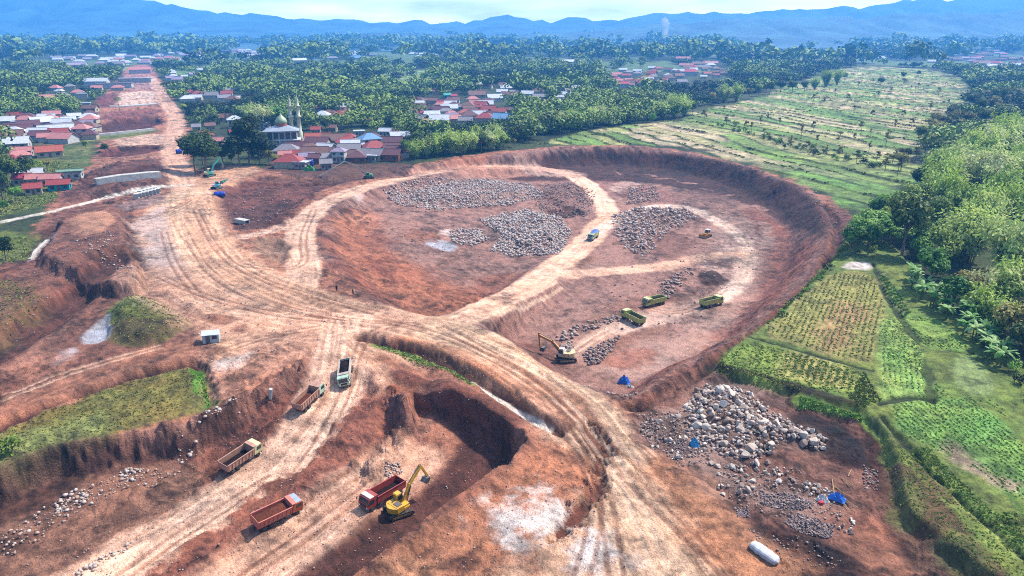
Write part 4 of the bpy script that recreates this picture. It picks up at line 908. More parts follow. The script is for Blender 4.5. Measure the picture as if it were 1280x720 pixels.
# ---- trees round the mosque and the left village
for (px, py, k, s, lab) in [(244,214,'dark',1.7,'wide black green tree beside the haul road and teal excavator'),(258,215,'dark',1.6,'broad black green tree just behind the teal excavator'),(254,206,'dark',1.5,'dark tree behind the wide black green pair'),
                       (312,204,'dark',2.1,'tallest dark tree before the white mosque'),(325,205,'dark',1.4,'dark tree at the right foot of the tallest dark tree'),(300,208,'dark',1.5,'dark tree at the left foot of the tallest dark tree'),(336,205,'olive',.8,'olive tree below the mosque front'),
                       (345,206,'olive',.7,'small olive tree below the mosque'),(280,209,'dark',1.2,'low dark tree in the middle of the dark clump'),(290,205,'olive',.7,'olive bush in the dark clump'),(248,186,'mid',.9,'round tree behind the red and white house'),(268,199,'mid',.8,'tree over the scrap yard'),
                       (328,160,'bamboo',1.4,'bright bamboo clump left of the mosque'),(345,155,'fresh',1.7,'large bright tree behind the mosque'),(362,156,'fresh',1.5,'bright tree behind the minarets'),(316,158,'bamboo',1.3,'pale bamboo left of the white hall'),(376,160,'mid',1.2,'green tree right of the minarets'),
                       (362,186,'mid',.6,'small dark tree right of the mosque stairs'),(407,166,'dark',.8,'round dark tree between red roofs'),(436,164,'mid',.9,'tree behind the red hip roof'),(462,160,'olive',.8,'olive tree behind the white gable house'),
                       (12,236,'dark',1.3,'dark tree at the photo edge below the left village'),(24,232,'dark',1.1,'dark tree beside the leftmost red roofs'),(-6,226,'dark',1.3,'dark tree partly cut by the frame'),(36,228,'mid',1,'green tree below the leftmost houses'),(48,222,'mid',.8,'small green tree next to the turquoise walled house'),
                       (4,250,'mid',1.1,'bright tree over the lower left meadow'),(20,252,'fresh',.9,'bright round tree in the lower left meadow'),(2,268,'fresh',.9,'bush in the lower left meadow at the frame'),(-14,256,'mid',1.2,'tree at the left frame of the meadow'),(60,214,'olive',.7,'olive tree before the red roof with turquoise wall'),
                       (8,326,'dark',.6,'dark bush left of the platform'),(-4,340,'mid',.6,'green bush at the frame left of the platform'),(4,318,'mid',.5,'green bush by the concrete channel'),(132,190,'mid',.6,'bush on the corridor slope'),(108,188,'mid',.6,'bush beside the corridor track'),(14,565,'shrub',1.3,'green shrub on the grass strip above the cutting')]:
    x, y, z = on_ground(px, py); plant(k, x, y, s, lab, None, prng)
PALMS = [(40,140),(28,150),(150,140),(232,150),(455,140),(520,150),(700,130),(770,125),(960,100),(1192,108),(1212,100),(1240,92),(905,118),(668,150),(655,168)]
for i, (px, py) in enumerate(PALMS):
    x, y, z = on_ground(px, py); plant('palm', x, y, prng.uniform(.9, 1.2), 'coconut palm rising over the village trees', 'coconut palms', prng)
# ------------------------------------------------------------------ houses
ROOFC = dict(orange=C(196,92,66), red=C(176,62,58), maroon=C(112,58,66), brown=C(132,88,74), grey=C(152,144,150), white=C(226,228,232), pink=C(222,140,132), purple=C(170,150,172), blue=C(120,170,214), teal=C(40,180,164), crimson=C(206,60,88), green=C(130,160,130))
ROOFN = dict(orange='orange tiled', red='red tiled', maroon='dark maroon', brown='brown tiled', grey='grey sheet', white='white sheet', pink='salmon pink', purple='pale lilac', blue='light blue', teal='turquoise', crimson='crimson', green='pale green')
WALLC = dict(white=C(228,226,220), cream=C(222,206,176), pinkw=C(224,190,184), greyw=C(176,172,168), tealw=C(60,190,200), brick=C(170,104,80))
GLASS = paint('window_glass', (.02, .025, .03), .15, (.05, .05, .05), .3, 2, spec=.6)
WOOD = paint('door_wood', (.12, .06, .035), .7)
def rm(c): return tiled('roof_'+c, ROOFC[c])
def wm(c): return paint('plaster_'+c, WALLC[c], .85, np.asarray(WALLC[c])*.55, .6, .8, spec=.2)
HM = {}
def house_meshes(kind, w, d, h, rc, wc):
    """wall, roof, windows, door of one house type; front faces -Y"""
    key = (kind, round(w), round(d), round(h*2), rc, wc)
    if key in HM: return HM[key]
    ov = .7; out = {}; rise = (.30 if kind != 'flat' else .06)*min(w, d)
    b = MB(); b.box((0, 0, h/2-.4), (w, d, h+.8))
    if kind == 'gable':      # gable ends close the walls along X
        b.prism([(-d/2, h), (d/2, h), (0, h+rise)], -w/2+.02, w/2-.02, 'yz')
    if kind == 'two': b.box((0, -d/2-.5, h*.52), (w*.9, 1.0, .18)); b.box((0, -d/2-.95, h*.62), (w*.9, .08, .8))
    out['wall'] = b.mesh('wall', wm(wc))
    b = MB(); X, Y = w/2+ov, d/2+ov; t = .16; z0 = h+.02
    if kind in ('gable', 'veranda'):
        for s in (-1, 1):
            A = [(-X, s*Y, z0-ov*rise/(d/2)), (X, s*Y, z0-ov*rise/(d/2)), (X, 0, h+rise+.05), (-X, 0, h+rise+.05)]
            A2 = [(p[0], p[1], p[2]+t) for p in A]
            vs = [b.bm.verts.new(p) for p in A+A2]
            for f in ((0,1,2,3), (4,7,6,5), (0,4,5,1), (1,5,6,2), (2,6,7,3), (3,7,4,0)): b.bm.faces.new([vs[i] for i in f])
        b.bar((-X-.05, 0, h+rise+.22), (X+.05, 0, h+rise+.22), .4, .16)
        if kind == 'veranda':
            A = [(-w*.45, -Y-2.2, h*.72), (w*.45, -Y-2.2, h*.72), (w*.45, -Y+.5, h*.9), (-w*.45, -Y+.5, h*.9)]; b.poly(A); b.poly([(p[0], p[1], p[2]-.1) for p in A][::-1])
    elif kind in ('hip', 'two'):
        q = min(w, d)/2; r = max(w-d, 0)/2; r2 = max(d-w, 0)/2
        base = [(-X,-Y,z0-.2), (X,-Y,z0-.2), (X,Y,z0-.2), (-X,Y,z0-.2)]; up = [(-r, -r2, h+rise*1.15), (r, -r2, h+rise*1.15), (r, r2, h+rise*1.15), (-r, r2, h+rise*1.15)]
        vs = [b.bm.verts.new(p) for p in base]; us = [b.bm.verts.new((p[0]*(1 if r else 1), p[1], p[2])) for p in up]
        for i in range(4):
            j = (i+1) % 4; b.bm.faces.new((vs[i], vs[j], us[j], us[i]))
        b.bm.faces.new(vs[::-1]); b.bm.faces.new(us)
        bmesh.ops.remove_doubles(b.bm, verts=b.bm.verts[:], dist=.01)
        if r > .3: b.bar((-r, 0, h+rise*1.15), (r, 0, h+rise*1.15), .35, .2)
    else:
        b.box((0, 0, h+.12), (2*X, 2*Y, .2)); b.box((0, -Y+.1, h+.35), (2*X, .15, .3)); b.box((0, Y-.1, h+.35), (2*X, .15, .3))
    out['roof'] = b.mesh('roof', rm(rc))
    b = MB(); b.box((0, -d/2-.03, 1.05), (1.0, .1, 2.1)); out['door'] = b.mesh('door', WOOD)
    ws = []
    for zc in ([1.6] if h < 4.4 else [1.6, h-1.4]):
        for xx in (-w*.3, w*.3):
            b = MB(); b.box((xx, -d/2-.03, zc), (min(1.8, w*.2), .1, 1.2)); ws.append(b.mesh('window', GLASS))
    b = MB(); b.box((w/2+.03, 0, 1.6), (.1, min(2, d*.3), 1.2)); ws.append(b.mesh('window', GLASS))
    out['window'] = ws; HM[key] = out; return out
HOUSE_XY = []
def house(px, py, wpx, rc, wc='white', kind='gable', label=None, group=None, h=None, rz=None, ratio=None, detail=True, mass=None):
    py = py+(3 if 188 < py < 212 and px > 360 else 0); x, y, z = on_ground(px, py); dist = math.sqrt(x*x+y*y+CAM_Z**2)*math.cos(math.atan2(py-360, FPX))
    w = max(5, round(wpx*dist/FPX*2)/2); d = max(5, round(w*(ratio or prng.uniform(.6, .8))*2)/2); d = min(d, 11); h = h or prng.choice([3.0, 3.2, 3.4])
    M = house_meshes(kind, w, d, h, rc, wc)
    rz = math.atan2(-x, y)*.6+prng.gauss(0, .22) if rz is None else rz
    y += d/2*.6
    z = float(ground_z(x, y)[0])
    if mass is not None:
        mass.append((M, Matrix.Translation((x, y, z)) @ Matrix.Rotation(rz, 4, 'Z'))); HOUSE_XY.append((x, y, w)); return None
    if detail:
        o = empty('house', (x, y, z), rz); link('wall', M['wall'], o); link('roof', M['roof'], o); link('door', M['door'], o)
        for m in M['window']: link('window', m, o)
    else:
        o = link('house', M['wall'], None, (x, y, z)); o.rotation_euler = (0, 0, rz); link('roof', M['roof'], o)
    tag(o, label, 'house', group); HOUSE_XY.append((x, y, w)); return o
NEAR = [
 (397,180,30,'orange','cream','gable','long orange tiled house beside the mosque, widest roof of the village'),
 (420,178,14,'brown','cream','gable','brown roofed house between the orange roof and the red hip roof'),
 (436,177,14,'red','white','hip','red hip roofed house right of the brown roof'),
 (449,170,12,'white','white','flat','white flat roofed house behind the blue windowed block'),
 (482,170,15,'white','white','gable','white gabled house, tallest at the right of the village'),
 (496,172,12,'pink','pinkw','gable','pink house right of the white gabled house'),
 (462,186,24,'blue','white','two','white two storey house with long pale roof and blue windows'),
 (480,180,14,'white','white','flat','small white flat house touching the two storey house'),
 (487,198,26,'maroon','brick','gable','wide dark maroon roof at the right end of the front row'),
 (446,200,22,'maroon','brick','hip','big maroon hip roof in the middle of the front row'),
 (424,200,15,'purple','white','two','lilac roofed two storey house left of the big maroon roof'),
 (407,200,14,'grey','greyw','gable','grey sheet roofed house left of the lilac one'),
 (383,200,16,'purple','greyw','gable','pale lilac gable house above the blue tank'),
 (393,202,11,'maroon','brick','gable','narrow dark gabled house beside the pale lilac gable'),
 (377,208,14,'white','pinkw','flat','low white roofed shed left of the blue tank'),
 (407,209,13,'grey','greyw','gable','open grey shed on the edge of the red cutting'),
 (395,168,10,'red','cream','gable','small red roof behind the long orange house'),
 (416,165,9,'brown','cream','gable','small brown roof behind the round dark tree'),
 (386,190,24,'brown','cream','hip','brown roof just below the long orange house'),
 (464,199,12,'white','greyw','flat','white topped shed between the two maroon roofs'),
 (444,182,11,'grey','white','flat','grey topped house behind the big maroon roof'),
 (372,184,12,'grey','white','gable','grey house right against the mosque'),
 (368,196,14,'red','cream','gable','red roof below the mosque stairs'),
 (356,200,14,'pink','pinkw','gable','salmon pink roofed house below the mosque'),
 (254,176,20,'red','white','hip','white house with a red hip roof by the corridor'),
 (271,182,14,'pink','cream','gable','salmon roofed house right of the white one by the corridor'),
 (293,172,11,'red','white','gable','red roof under the tall white house'),
 (293,160,16,'white','white','two','tall white house left of the tall dark tree'),
 (283,152,20,'brown','cream','gable','wide brown roof behind the tall white house'),
 (327,160,16,'white','white','flat','white hall left of the mosque'),
 (296,183,15,'white','greyw','flat','white shed in front of the red roof'),
 (245,164,9,'grey','white','gable','grey roof behind the white house with the red hip'),
 (262,163,10,'brown','cream','gable','brown roof among trees by the corridor'),
 (326,172,8,'white','white','flat','small white house touching the mosque'),
 (22,202,20,'pink','cream','hip','salmon hip roof, middle of three in the left village'),
 (14,208,18,'red','white','hip','dark red roof with white wall at the left frame'),
 (27,196,18,'pink','pinkw','gable','salmon roof above the middle one in the left village'),
 (16,186,26,'white','white','gable','long white building with brown edge in the left village'),
 (15,215,30,'white','white','flat','low white wall and shed below the dark red roof'),
 (60,196,24,'orange','cream','gable','orange roof with cream wall beside the small field'),
 (37,226,22,'white','white','gable','white roofed hall behind the crimson roof'),
 (28,232,16,'crimson','cream','gable','crimson roofed house next to the dark trees at left'),
 (44,232,16,'pink','cream','gable','pink roofed house next to the crimson one'),
 (63,232,18,'pink','white','gable','bright pink gable right of the crimson one'),
 (73,238,20,'red','tealw','gable','red roofed house with a turquoise wall'),
 (40,243,14,'red','cream','gable','small red roof under the crimson one'),
 (86,224,22,'green','white','flat','pale green flat shed right of the pink gable'),
 (64,148,16,'pink','pinkw','gable','salmon roof at the back of the left village'),
 (50,158,22,'white','white','gable','white hall in the middle of the left village'),
 (78,164,18,'grey','greyw','gable','grey roof in the middle of the left village'),
 (62,164,14,'maroon','cream','hip','maroon roof left of the grey roof'),
 (94,162,16,'maroon','pinkw','hip','maroon hip roof right of the grey roof'),
 (106,160,14,'purple','white','gable','lilac roof at the corridor side of the left village'),
 (102,172,16,'pink','pinkw','two','two storey pink house near the corridor'),
 (110,168,12,'white','white','flat','white house next to the two storey pink one'),
 (24,158,16,'white','white','flat','white flat house at the far left among trees'),
 (72,172,18,'red','cream','gable','dark red roof below the grey roof'),
 (24,168,22,'maroon','cream','gable','long maroon roof at the far left among trees'),
 (92,150,12,'white','white','gable','white roof at the back of the left village'),
 (112,140,14,'brown','cream','gable','brown roof by the corridor edge'),
 (104,134,12,'white','white','flat','white house above the brown roof by the corridor'),
 (528,146,10,'crimson','white','gable','crimson roof in the middle village'),
 (524,138,16,'maroon','white','gable','maroon roof behind the crimson one in the middle village'),
 (530,158,18,'pink','pinkw','hip','salmon roof at the edge of the bright bamboo'),
 (518,149,9,'white','white','flat','white shed left of the crimson roof'),
 (513,137,9,'white','white','flat','small white house at the left end of the middle village'),
 (559,123,9,'teal','tealw','gable','turquoise house in the middle village'),
 (552,132,10,'crimson','cream','gable','crimson roof left of the turquoise house'),
 (568,124,5,'crimson','cream','gable','narrow crimson roof right of the turquoise house'),
 (581,146,15,'orange','cream','hip','orange hip roof right of the purple one'),
 (566,150,12,'purple','white','gable','purple roof above the bright bamboo'),
 (598,138,13,'red','cream','hip','red roof at the right of the middle village'),
 (552,142,18,'maroon','cream','gable','maroon roof in the middle of the middle village'),
 (563,134,14,'white','white','gable','white roof below the turquoise house'),
 (571,138,10,'white','white','flat','white flat house below the turquoise one'),
 (555,152,12,'white','white','flat','white house left of the purple roof'),
 (596,122,20,'brown','cream','gable','brown long roof at the back right of the middle village'),
 (630,153,26,'blue','white','gable','long light blue roof behind the bright bamboo'),
 (637,142,16,'maroon','cream','gable','dark maroon roof behind the long light blue roof'),
 (540,118,12,'brown','cream','gable','brown roof at the back of the middle village'),
]
for a in NEAR:
    rc, wc, kd, lab = a[3:7]; house(a[0], a[1], a[2], rc, wc, kd, lab, h=5.8 if kd == 'two' else None)
FARV = [ # (polygon, how many, colours, phrase)
 ([(755,92),(830,84),(900,80),(915,98),(860,106),(770,110)], 60, ['maroon','red','brown','white','grey','pink','maroon'], 'of the village beyond the bamboo row'),
 ([(1160,72),(1290,60),(1290,84),(1210,86),(1165,82)], 40, ['maroon','red','brown','white','crimson','purple'], 'of the village at the far right'),
 ([(670,112),(720,110),(725,120),(690,135),(655,140),(650,125)], 9, ['white','grey','brown','maroon'], 'scattered under the trees left of the bamboo row'),
 ([(150,112),(100,108),(60,112),(40,128),(110,132)], 9, ['white','grey','brown','pink'], 'in the trees behind the left village'),
 ([(225,120),(290,116),(300,128),(236,130)], 10, ['white','grey','brown','red'], 'in the trees right of the far corridor'),
 ([(200,92),(250,88),(258,100),(210,104)], 8, ['white','white','purple','pink'], 'beside the far end of the corridor'),
 ([(60,72),(330,62),(330,72),(90,86)], 70, ['white','white','pink','purple','white','grey'], 'of the distant town under the mountains'),
 ([(330,70),(480,58),(620,60),(620,68),(400,82)], 22, ['white','white','grey','blue'], 'scattered in the distant woods'),
 ([(1010,70),(1150,72),(1130,80),(1020,80)], 9, ['white','grey','white','brown'], 'scattered beyond the terraces'),
 ([(640,54),(900,44),(1180,30),(1180,44),(900,58)], 14, ['white','white','grey'], 'scattered far off on the hazy plain'),
 ([(380,140),(440,136),(440,150),(385,150)], 6, ['white','brown','red'], 'hidden in trees behind the mosque'),
 ([(590,108),(660,108),(650,122),(600,124)], 9, ['maroon','white','grey','brown'], 'at the back of the middle village'),
 ([(505,130),(620,126),(630,150),(600,158),(520,160)], 34, ['maroon','white','brown','red','grey','pink'], 'tucked into the middle village'),
 ([(340,180),(500,176),(500,200),(360,208)], 22, ['maroon','brown','grey','red','white'], 'tucked between the roofs of the village below the mosque'),
 ([(0,150),(120,146),(116,176),(0,186)], 26, ['maroon','pink','white','brown','red'], 'tucked into the left village'),
]
hr = np.random.default_rng(21); MASS = []
for P, n, cols, ph in FARV:
    P = np.array(P, float); lo, hi = P.min(0), P.max(0); k = 0; tr = 0
    while k < n and tr < 4000:
        tr += 1; px, py = hr.uniform(lo[0], hi[0]), hr.uniform(lo[1], hi[1])
        if poly_sd(P, np.array([px]), np.array([py]))[0] > 0: continue
        x, y, z = on_ground(px, py); 
        if any((x-a)**2+(y-b)**2 < (7+.35*c)**2 for a, b, c in HOUSE_XY): continue
        rc = cols[int(hr.integers(len(cols)))]; dist = math.hypot(x, y); wm_ = hr.uniform(8, 14)*(2.0 if dist > 1300 else 1)
        house(px, py, wm_*FPX/dist, rc, 'white' if hr.random() < .6 else 'cream', prng.choice(['gable', 'gable', 'hip']), 'small %s roofed house %s' % (ROOFN[rc].replace(' tiled', '').replace(' sheet', ''), ph), '%s houses %s' % (rc, ph), detail=False, mass=MASS if any(q in ph for q in ('distant', 'beyond the terraces', 'hazy plain')) or ('far right' in ph and k > 14) else None); k += 1
def merge_mass():
    """the houses too far to count, as one object"""
    V, F, MI, mats, off = [], [], [], [], 0
    for M, T in MASS:
        for me in (M['wall'], M['roof']):
            m = me.materials[0]
            if m not in mats: mats.append(m)
            V += [tuple(T @ v.co) for v in me.vertices]
            for p in me.polygons: F.append([off+i for i in p.vertices]); MI.append(mats.index(m))
            off += len(me.vertices)
    me = bpy.data.meshes.new('distant_houses'); me.from_pydata(V, [], F)
    for m in mats: me.materials.append(m)
    me.polygons.foreach_set('material_index', MI); me.update()
    tag(link('distant_houses', me), 'roofs of the far towns on the hazy plain', 'houses', kind='stuff')
merge_mass()
# ---- large sheds at the end of the corridor and in the plain
for px, py, wpx, rc, kd, lab, h in [(120,108,24,'white','gable','long white shed left of the corridor head',6),(168,103,34,'white','flat','long white slab building across the corridor head',5),(142,110,36,'grey','flat','grey sheet works shed at the corridor head',5),(174,92,22,'pink','gable','pink roofed shed at the very end of the corridor',6),
                                 (373,80,18,'white','gable','white warehouse shining in the woods behind the bright bamboo',7),(610,66,22,'white','flat','white warehouse on the far plain left of the smoke',7),(710,82,16,'white','gable','white roofed hall alone in the middle woods',7),(700,128,13,'white','gable','white roof glinting in the trees behind the bamboo row',5),
                                 (864,94,18,'crimson','hip','large crimson hip roof in the village beyond the bamboo',5),(778,110,16,'crimson','gable','crimson roof at the near edge of the village beyond the bamboo',5),(950,90,10,'white','flat','white house shining beside the trees near the terraces',6),(1168,28,16,'white','gable','white building high on the hazy right plain',10),(858,76,24,'pink','gable','long pink roof at the back of the village beyond the bamboo',5)]:
    house(px, py, wpx, rc, 'white', kd, lab, h=h, ratio=.5, detail=False)
# ------------------------------------------------------------------ mosque
def mosque():
    x, y, z = on_ground(351, 188); y += 6; o = empty('mosque', (x, y, z), math.atan2(-x, y)*.8)
    wht = paint('white_render', C(232,232,228), .7, C(170,168,160), .6, .6)
    b = MB(); b.box((0, 0, 2.6), (18, 14, 6.0)); b.box((0, 0, 8), (16, 12, 4.6)); b.build('wall', wht, o)
    b = MB(); b.box((0, -.6, 5.75), (20, 15.6, .35)); b.box((0, 0, 10.5), (18.5, 14, .3)); b.box((0, -8.3, 3.0), (17, 1.6, .25)); b.build('balcony_slab', wht, o)
    b = MB(); vs = [(-9.4,-7.2,10.66), (9.4,-7.2,10.66), (9.4,7.2,10.66), (-9.4,7.2,10.66)]; us = [(-3,-2.4,13), (3,-2.4,13), (3,2.4,13), (-3,2.4,13)]
    V = [b.bm.verts.new(p) for p in vs+us]
    for i in range(4): b.bm.faces.new((V[i], V[(i+1) % 4], V[4+(i+1) % 4], V[4+i]))
    b.bm.faces.new(V[4:]); b.bm.faces.new(V[:4][::-1]); b.build('roof', tiled('roof_pale_sheet', C(176,186,200)), o)
    for i in range(5):
        b = MB(); b.box((-6.4+i*3.2, -6.06, 8), (2.5, .2, 3.4)); b.build('window', GLASS, o)
    for i in range(5):
        b = MB(); xx = -6.8+i*3.4; b.prism([(xx-1.1, .0), (xx+1.1, .0), (xx+1.1, 2.0), (xx+.7, 2.7), (xx, 3.0), (xx-.7, 2.7), (xx-1.1, 2.0)], -7.06, -6.9); b.build('arch_opening', GLASS, o)
    for i in range(6):
        b = MB(); b.tube((-8+i*3.2, -8.2, -.3), (-8+i*3.2, -8.2, 5.6), .28); b.build('column', wht, o)
    b = MB(); b.tube((0, 0, 12.6), (0, 0, 14.2), 3.1, seg=16); b.build('drum', paint('drum_red', C(206,110,84), .7), o)
    b = MB(); b.lathe([(3.0, 14.2), (3.3, 15), (3.0, 16.2), (2.2, 17.3), (1.1, 18.3), (.35, 19.2), (.12, 20.4), (.03, 22.2)]); b.build('dome', paint('dome_green', C(190,206,160), .5, C(150,170,120), .5, .5), o)
    for mx, my, hh in ((5.2, 4, 30), (9.4, 4.6, 30)):
        b = MB(); b.lathe([(1.5, 0), (1.5, 9), (1.15, 9.2), (1.1, 17), (1.6, 17.2), (1.6, 17.9), (1.0, 18), (.95, 23), (1.3, 23.2), (1.3, 23.7), (.8, 23.8), (.75, 26), (.45, 27.4), (.1, hh-.6), (.03, hh)], (mx, my, -.3), 12); m = b.build('minaret', paint('minaret_cream', C(236,228,196), .7), o)
        b = MB(); b.lathe([(.02, 0), (.2, .15), (.2, .4), (.02, .6)], (mx, my, hh-.6), 8); b.build('finial', paint('gold_paint', C(210,190,110), .4), m)
    tag(o, 'white mosque with two slim minarets and a pointed pale green dome', 'mosque')
mosque()
# ------------------------------------------------------------------ far woods: one mass that nobody could count
def woods():
    rng = np.random.default_rng(99)
    protos = []
    for s in range(6):
        r = np.random.default_rng(200+s); Ps, Ns = [], []; nl = 6
        for i in range(nl):
            c = np.array([*r.normal(0, .3, 2), .42+.38*r.random()]); k = 48; d = unit(r.normal(0, 1, (k, 3))); Ps.append(c+d*r.uniform(.16, .34, k)[:, None]*np.array([1.1, 1.1, .8])); Ns.append(d+[0, 0, .6])
        protos.append(leaf_quads(r, np.concatenate(Ps), np.concatenate(Ns), .135, .115))
    mid_ = [p[::2]*1.0 for p in protos]
    for q in mid_:
        c = q.mean(1, keepdims=True); q[:] = c+(q-c)*1.4
    small = [p[::4]*1.0 for p in protos]
    for q in small:
        c = q.mean(1, keepdims=True); q[:] = c+(q-c)*1.9
    pts = []
    def ring(r0, r1, n):
        a = rng.uniform(-52, 46, n)*math.pi/180; r = np.sqrt(rng.uniform(r0*r0, r1*r1, n)); return np.stack([np.sin(a)*r, np.cos(a)*r], 1)
    A = ring(330, 760, 8500); B = ring(760, 1500, 11000); Cc = ring(1500, 4200, 9500)
    site = poly_sd(smooth_poly(WP(SITE), 1), A[:, 0], A[:, 1])
    hx = np.array([(a, b) for a, b, c in HOUSE_XY]); hw = np.array([c for a, b, c in HOUSE_XY])
    tb = np.array(TREE_BASES)
    out = []
    VILL = [WP(p) for p in ([(330,210),(340,176),(372,164),(500,158),(505,205)], [(0,152),(118,142),(118,182),(95,240),(0,225)], [(228,190),(232,160),(300,150),(320,190),(330,212),(240,214)], [(512,128),(640,112),(640,150),(520,165)], [(748,90),(905,78),(920,106),(770,118)], [(1160,72),(1290,62),(1290,84),(1170,84)], [(60,71),(330,61),(330,73),(90,87)])]
    for set_, sc, pr, lvl in ((A, (7, 11), protos, 0), (B, (8.5, 13), mid_, 1), (Cc, (16, 34), small, 2)):
        x, y = set_[:, 0], set_[:, 1]; keep = np.ones(len(x), bool)
        keep &= poly_sd(smooth_poly(WP(SITE), 1), x, y) > 5
        keep &= poly_sd(TERR, x, y) > 3+6*rng.random(len(x))
        keep &= ~((poly_sd(LFIELD, x, y) < 0) & (rng.random(len(x)) > .06))
        keep &= poly_sd(WP(FIELD), x, y) > 2
        for p, c in FAR_FIELDS: keep &= (poly_sd(p, x, y) > 4) | (rng.random(len(x)) < .08)
        m = fbm(x/180, y/420, 3, 50); keep &= ~((np.hypot(x, y) > 1200) & (m > .14) & (rng.random(len(x)) > .12))
        for vpoly in VILL: keep &= ~((poly_sd(vpoly, x, y) < 0) & (rng.random(len(x)) > .04))
        # clear the view to each house: nothing on it or close in front
        for i0 in range(0, len(hx)):
            ux, uy = hx[i0]/np.linalg.norm(hx[i0]); dx, dy = x-hx[i0, 0], y-hx[i0, 1]
            al = dx*ux+dy*uy; la = np.abs(-dx*uy+dy*ux); far = np.linalg.norm(hx[i0])
            keep &= ~((la < hw[i0]*.55+2) & (al < hw[i0]*.6) & (al > -(10+far*.09)))
        if lvl == 0:
            # planted trees stand clear of the mass
            for i0 in range(len(tb)): keep &= (x-tb[i0, 0])**2+(y-tb[i0, 1])**2 > 20
        gap = fbm(x/55, y/55, 3, 120); keep &= gap > -.38
        x, y = x[keep], y[keep]; z = ground_z(x, y); n = len(x); s = rng.uniform(*sc, n); v = rng.integers(0, len(pr), n); a = rng.uniform(0, 6.28, n)
        hv = rng.uniform(.75, 1.15, n)
        tint = np.clip(.46+2.3*fbm(x/75, y/75, 3, 130)+rng.normal(0, .13, n), 0, 1); s = s*(.72+.75*tint*rng.random(n))*np.where(rng.random(n) < .12, 1.3, 1)
        for k in range(len(pr)):
            j = np.where(v == k)[0]; q = pr[k].reshape(-1, 3)
            ca, sa = np.cos(a[j])[:, None], np.sin(a[j])[:, None]; S = s[j][:, None]
            X = (q[:, 0]*ca-q[:, 1]*sa)*S+x[j][:, None]; Y = (q[:, 0]*sa+q[:, 1]*ca)*S+y[j][:, None]; Z = q[:, 2]*S*hv[j][:, None]+z[j][:, None]
            out.append((np.stack([X, Y, Z], -1).reshape(-1, 3), np.repeat(tint[j], len(q))))
    V = np.concatenate([o[0] for o in out]); T = np.concatenate([o[1] for o in out])
    t = NT('woodland_leaf'); at = t.node('ShaderNodeAttribute', attribute_name='tint'); n1 = t.noise(.12, 3, .6, world_pos(t))
    f = t.mathn('ADD', t.mathn('MULTIPLY', at.outputs['Fac'], .7), t.mathn('MULTIPLY', n1.outputs[0], .35))
    rp = t.node('ShaderNodeValToRGB'); e = rp.color_ramp.elements
    e[0].position = .15; e[0].color = (*C(38,60,28), 1); e[1].position = .9; e[1].color = (*C(164,190,88), 1); m = rp.color_ramp.elements.new(.5); m.color = (*C(80,112,48), 1)
    t.link(f, rp.inputs[0]); n2 = t.noise(.035, 2, .5, world_pos(t)); mr = t.node('ShaderNodeMapRange'); mr.inputs['From Min'].default_value = .5; mr.inputs['From Max'].default_value = .68; mr.inputs['To Max'].default_value = .6; t.link(n2.outputs[0], mr.inputs['Value'])
    mx = t.node('ShaderNodeMix', data_type='RGBA'); t.link(mr.outputs[0], mx.inputs['Factor']); t.link(rp.outputs[0], mx.inputs['A']); mx.inputs['B'].default_value = (*C(84,84,46), 1); t.link(mx.outputs['Result'], t.b.inputs['Base Color']); t.b.inputs['Roughness'].default_value = .7; t.b.inputs['Specular IOR Level'].default_value = .15
    me = make_mesh('woodland', V, np.arange(len(V)).reshape(-1, 4), t.m); set_attr(me, 'tint', T, 'FLOAT')
    tag(link('woodland', me), 'far woods covering the plain up to the hills', 'woodland', kind='stuff')
    print('woodland quads', len(V)//4)
woods()
# ------------------------------------------------------------------ vehicles and machines
RUBBER = paint('rubber', (.02, .02, .02), .85, (.10, .06, .04), .8, 3, spec=.2)
STEEL = paint('steel', (.10, .095, .09), .5, (.13, .075, .05), .7, 2, metal=.4)
DUST = C(176,116,86)
def mpaint(name, rgb): return paint('paint_'+name, C(*rgb)*1.25, .45, DUST, .55, .9, spec=.45)
LAMP = paint('lamp_glass', (.7, .7, .66), .2, (.4, .35, .3), .3)
EARTH = paint('loose_earth', C(120,66,46), .95, C(80,42,30), .8, 2, spec=.1)
def wheel(o, x, y, r, w):
    b = MB(); b.lathe([(r*.55, -w/2), (r*.93, -w/2), (r, -w*.3), (r, w*.3), (r*.93, w/2), (r*.55, w/2)], seg=14); me = b.mesh('wheel', RUBBER)
    me.transform(Matrix.Rotation(math.pi/2, 4, 'X')); t = link('wheel', me, o, (x, y, r))
    b = MB(); b.lathe([(.03, -w*.52), (r*.2, -w*.53), (r*.55, -w*.42), (r*.57, w*.42), (r*.2, w*.53), (.03, w*.52)], seg=10); m2 = b.mesh('rim', STEEL); m2.transform(Matrix.Rotation(math.pi/2, 4, 'X')); link('rim', m2, t)
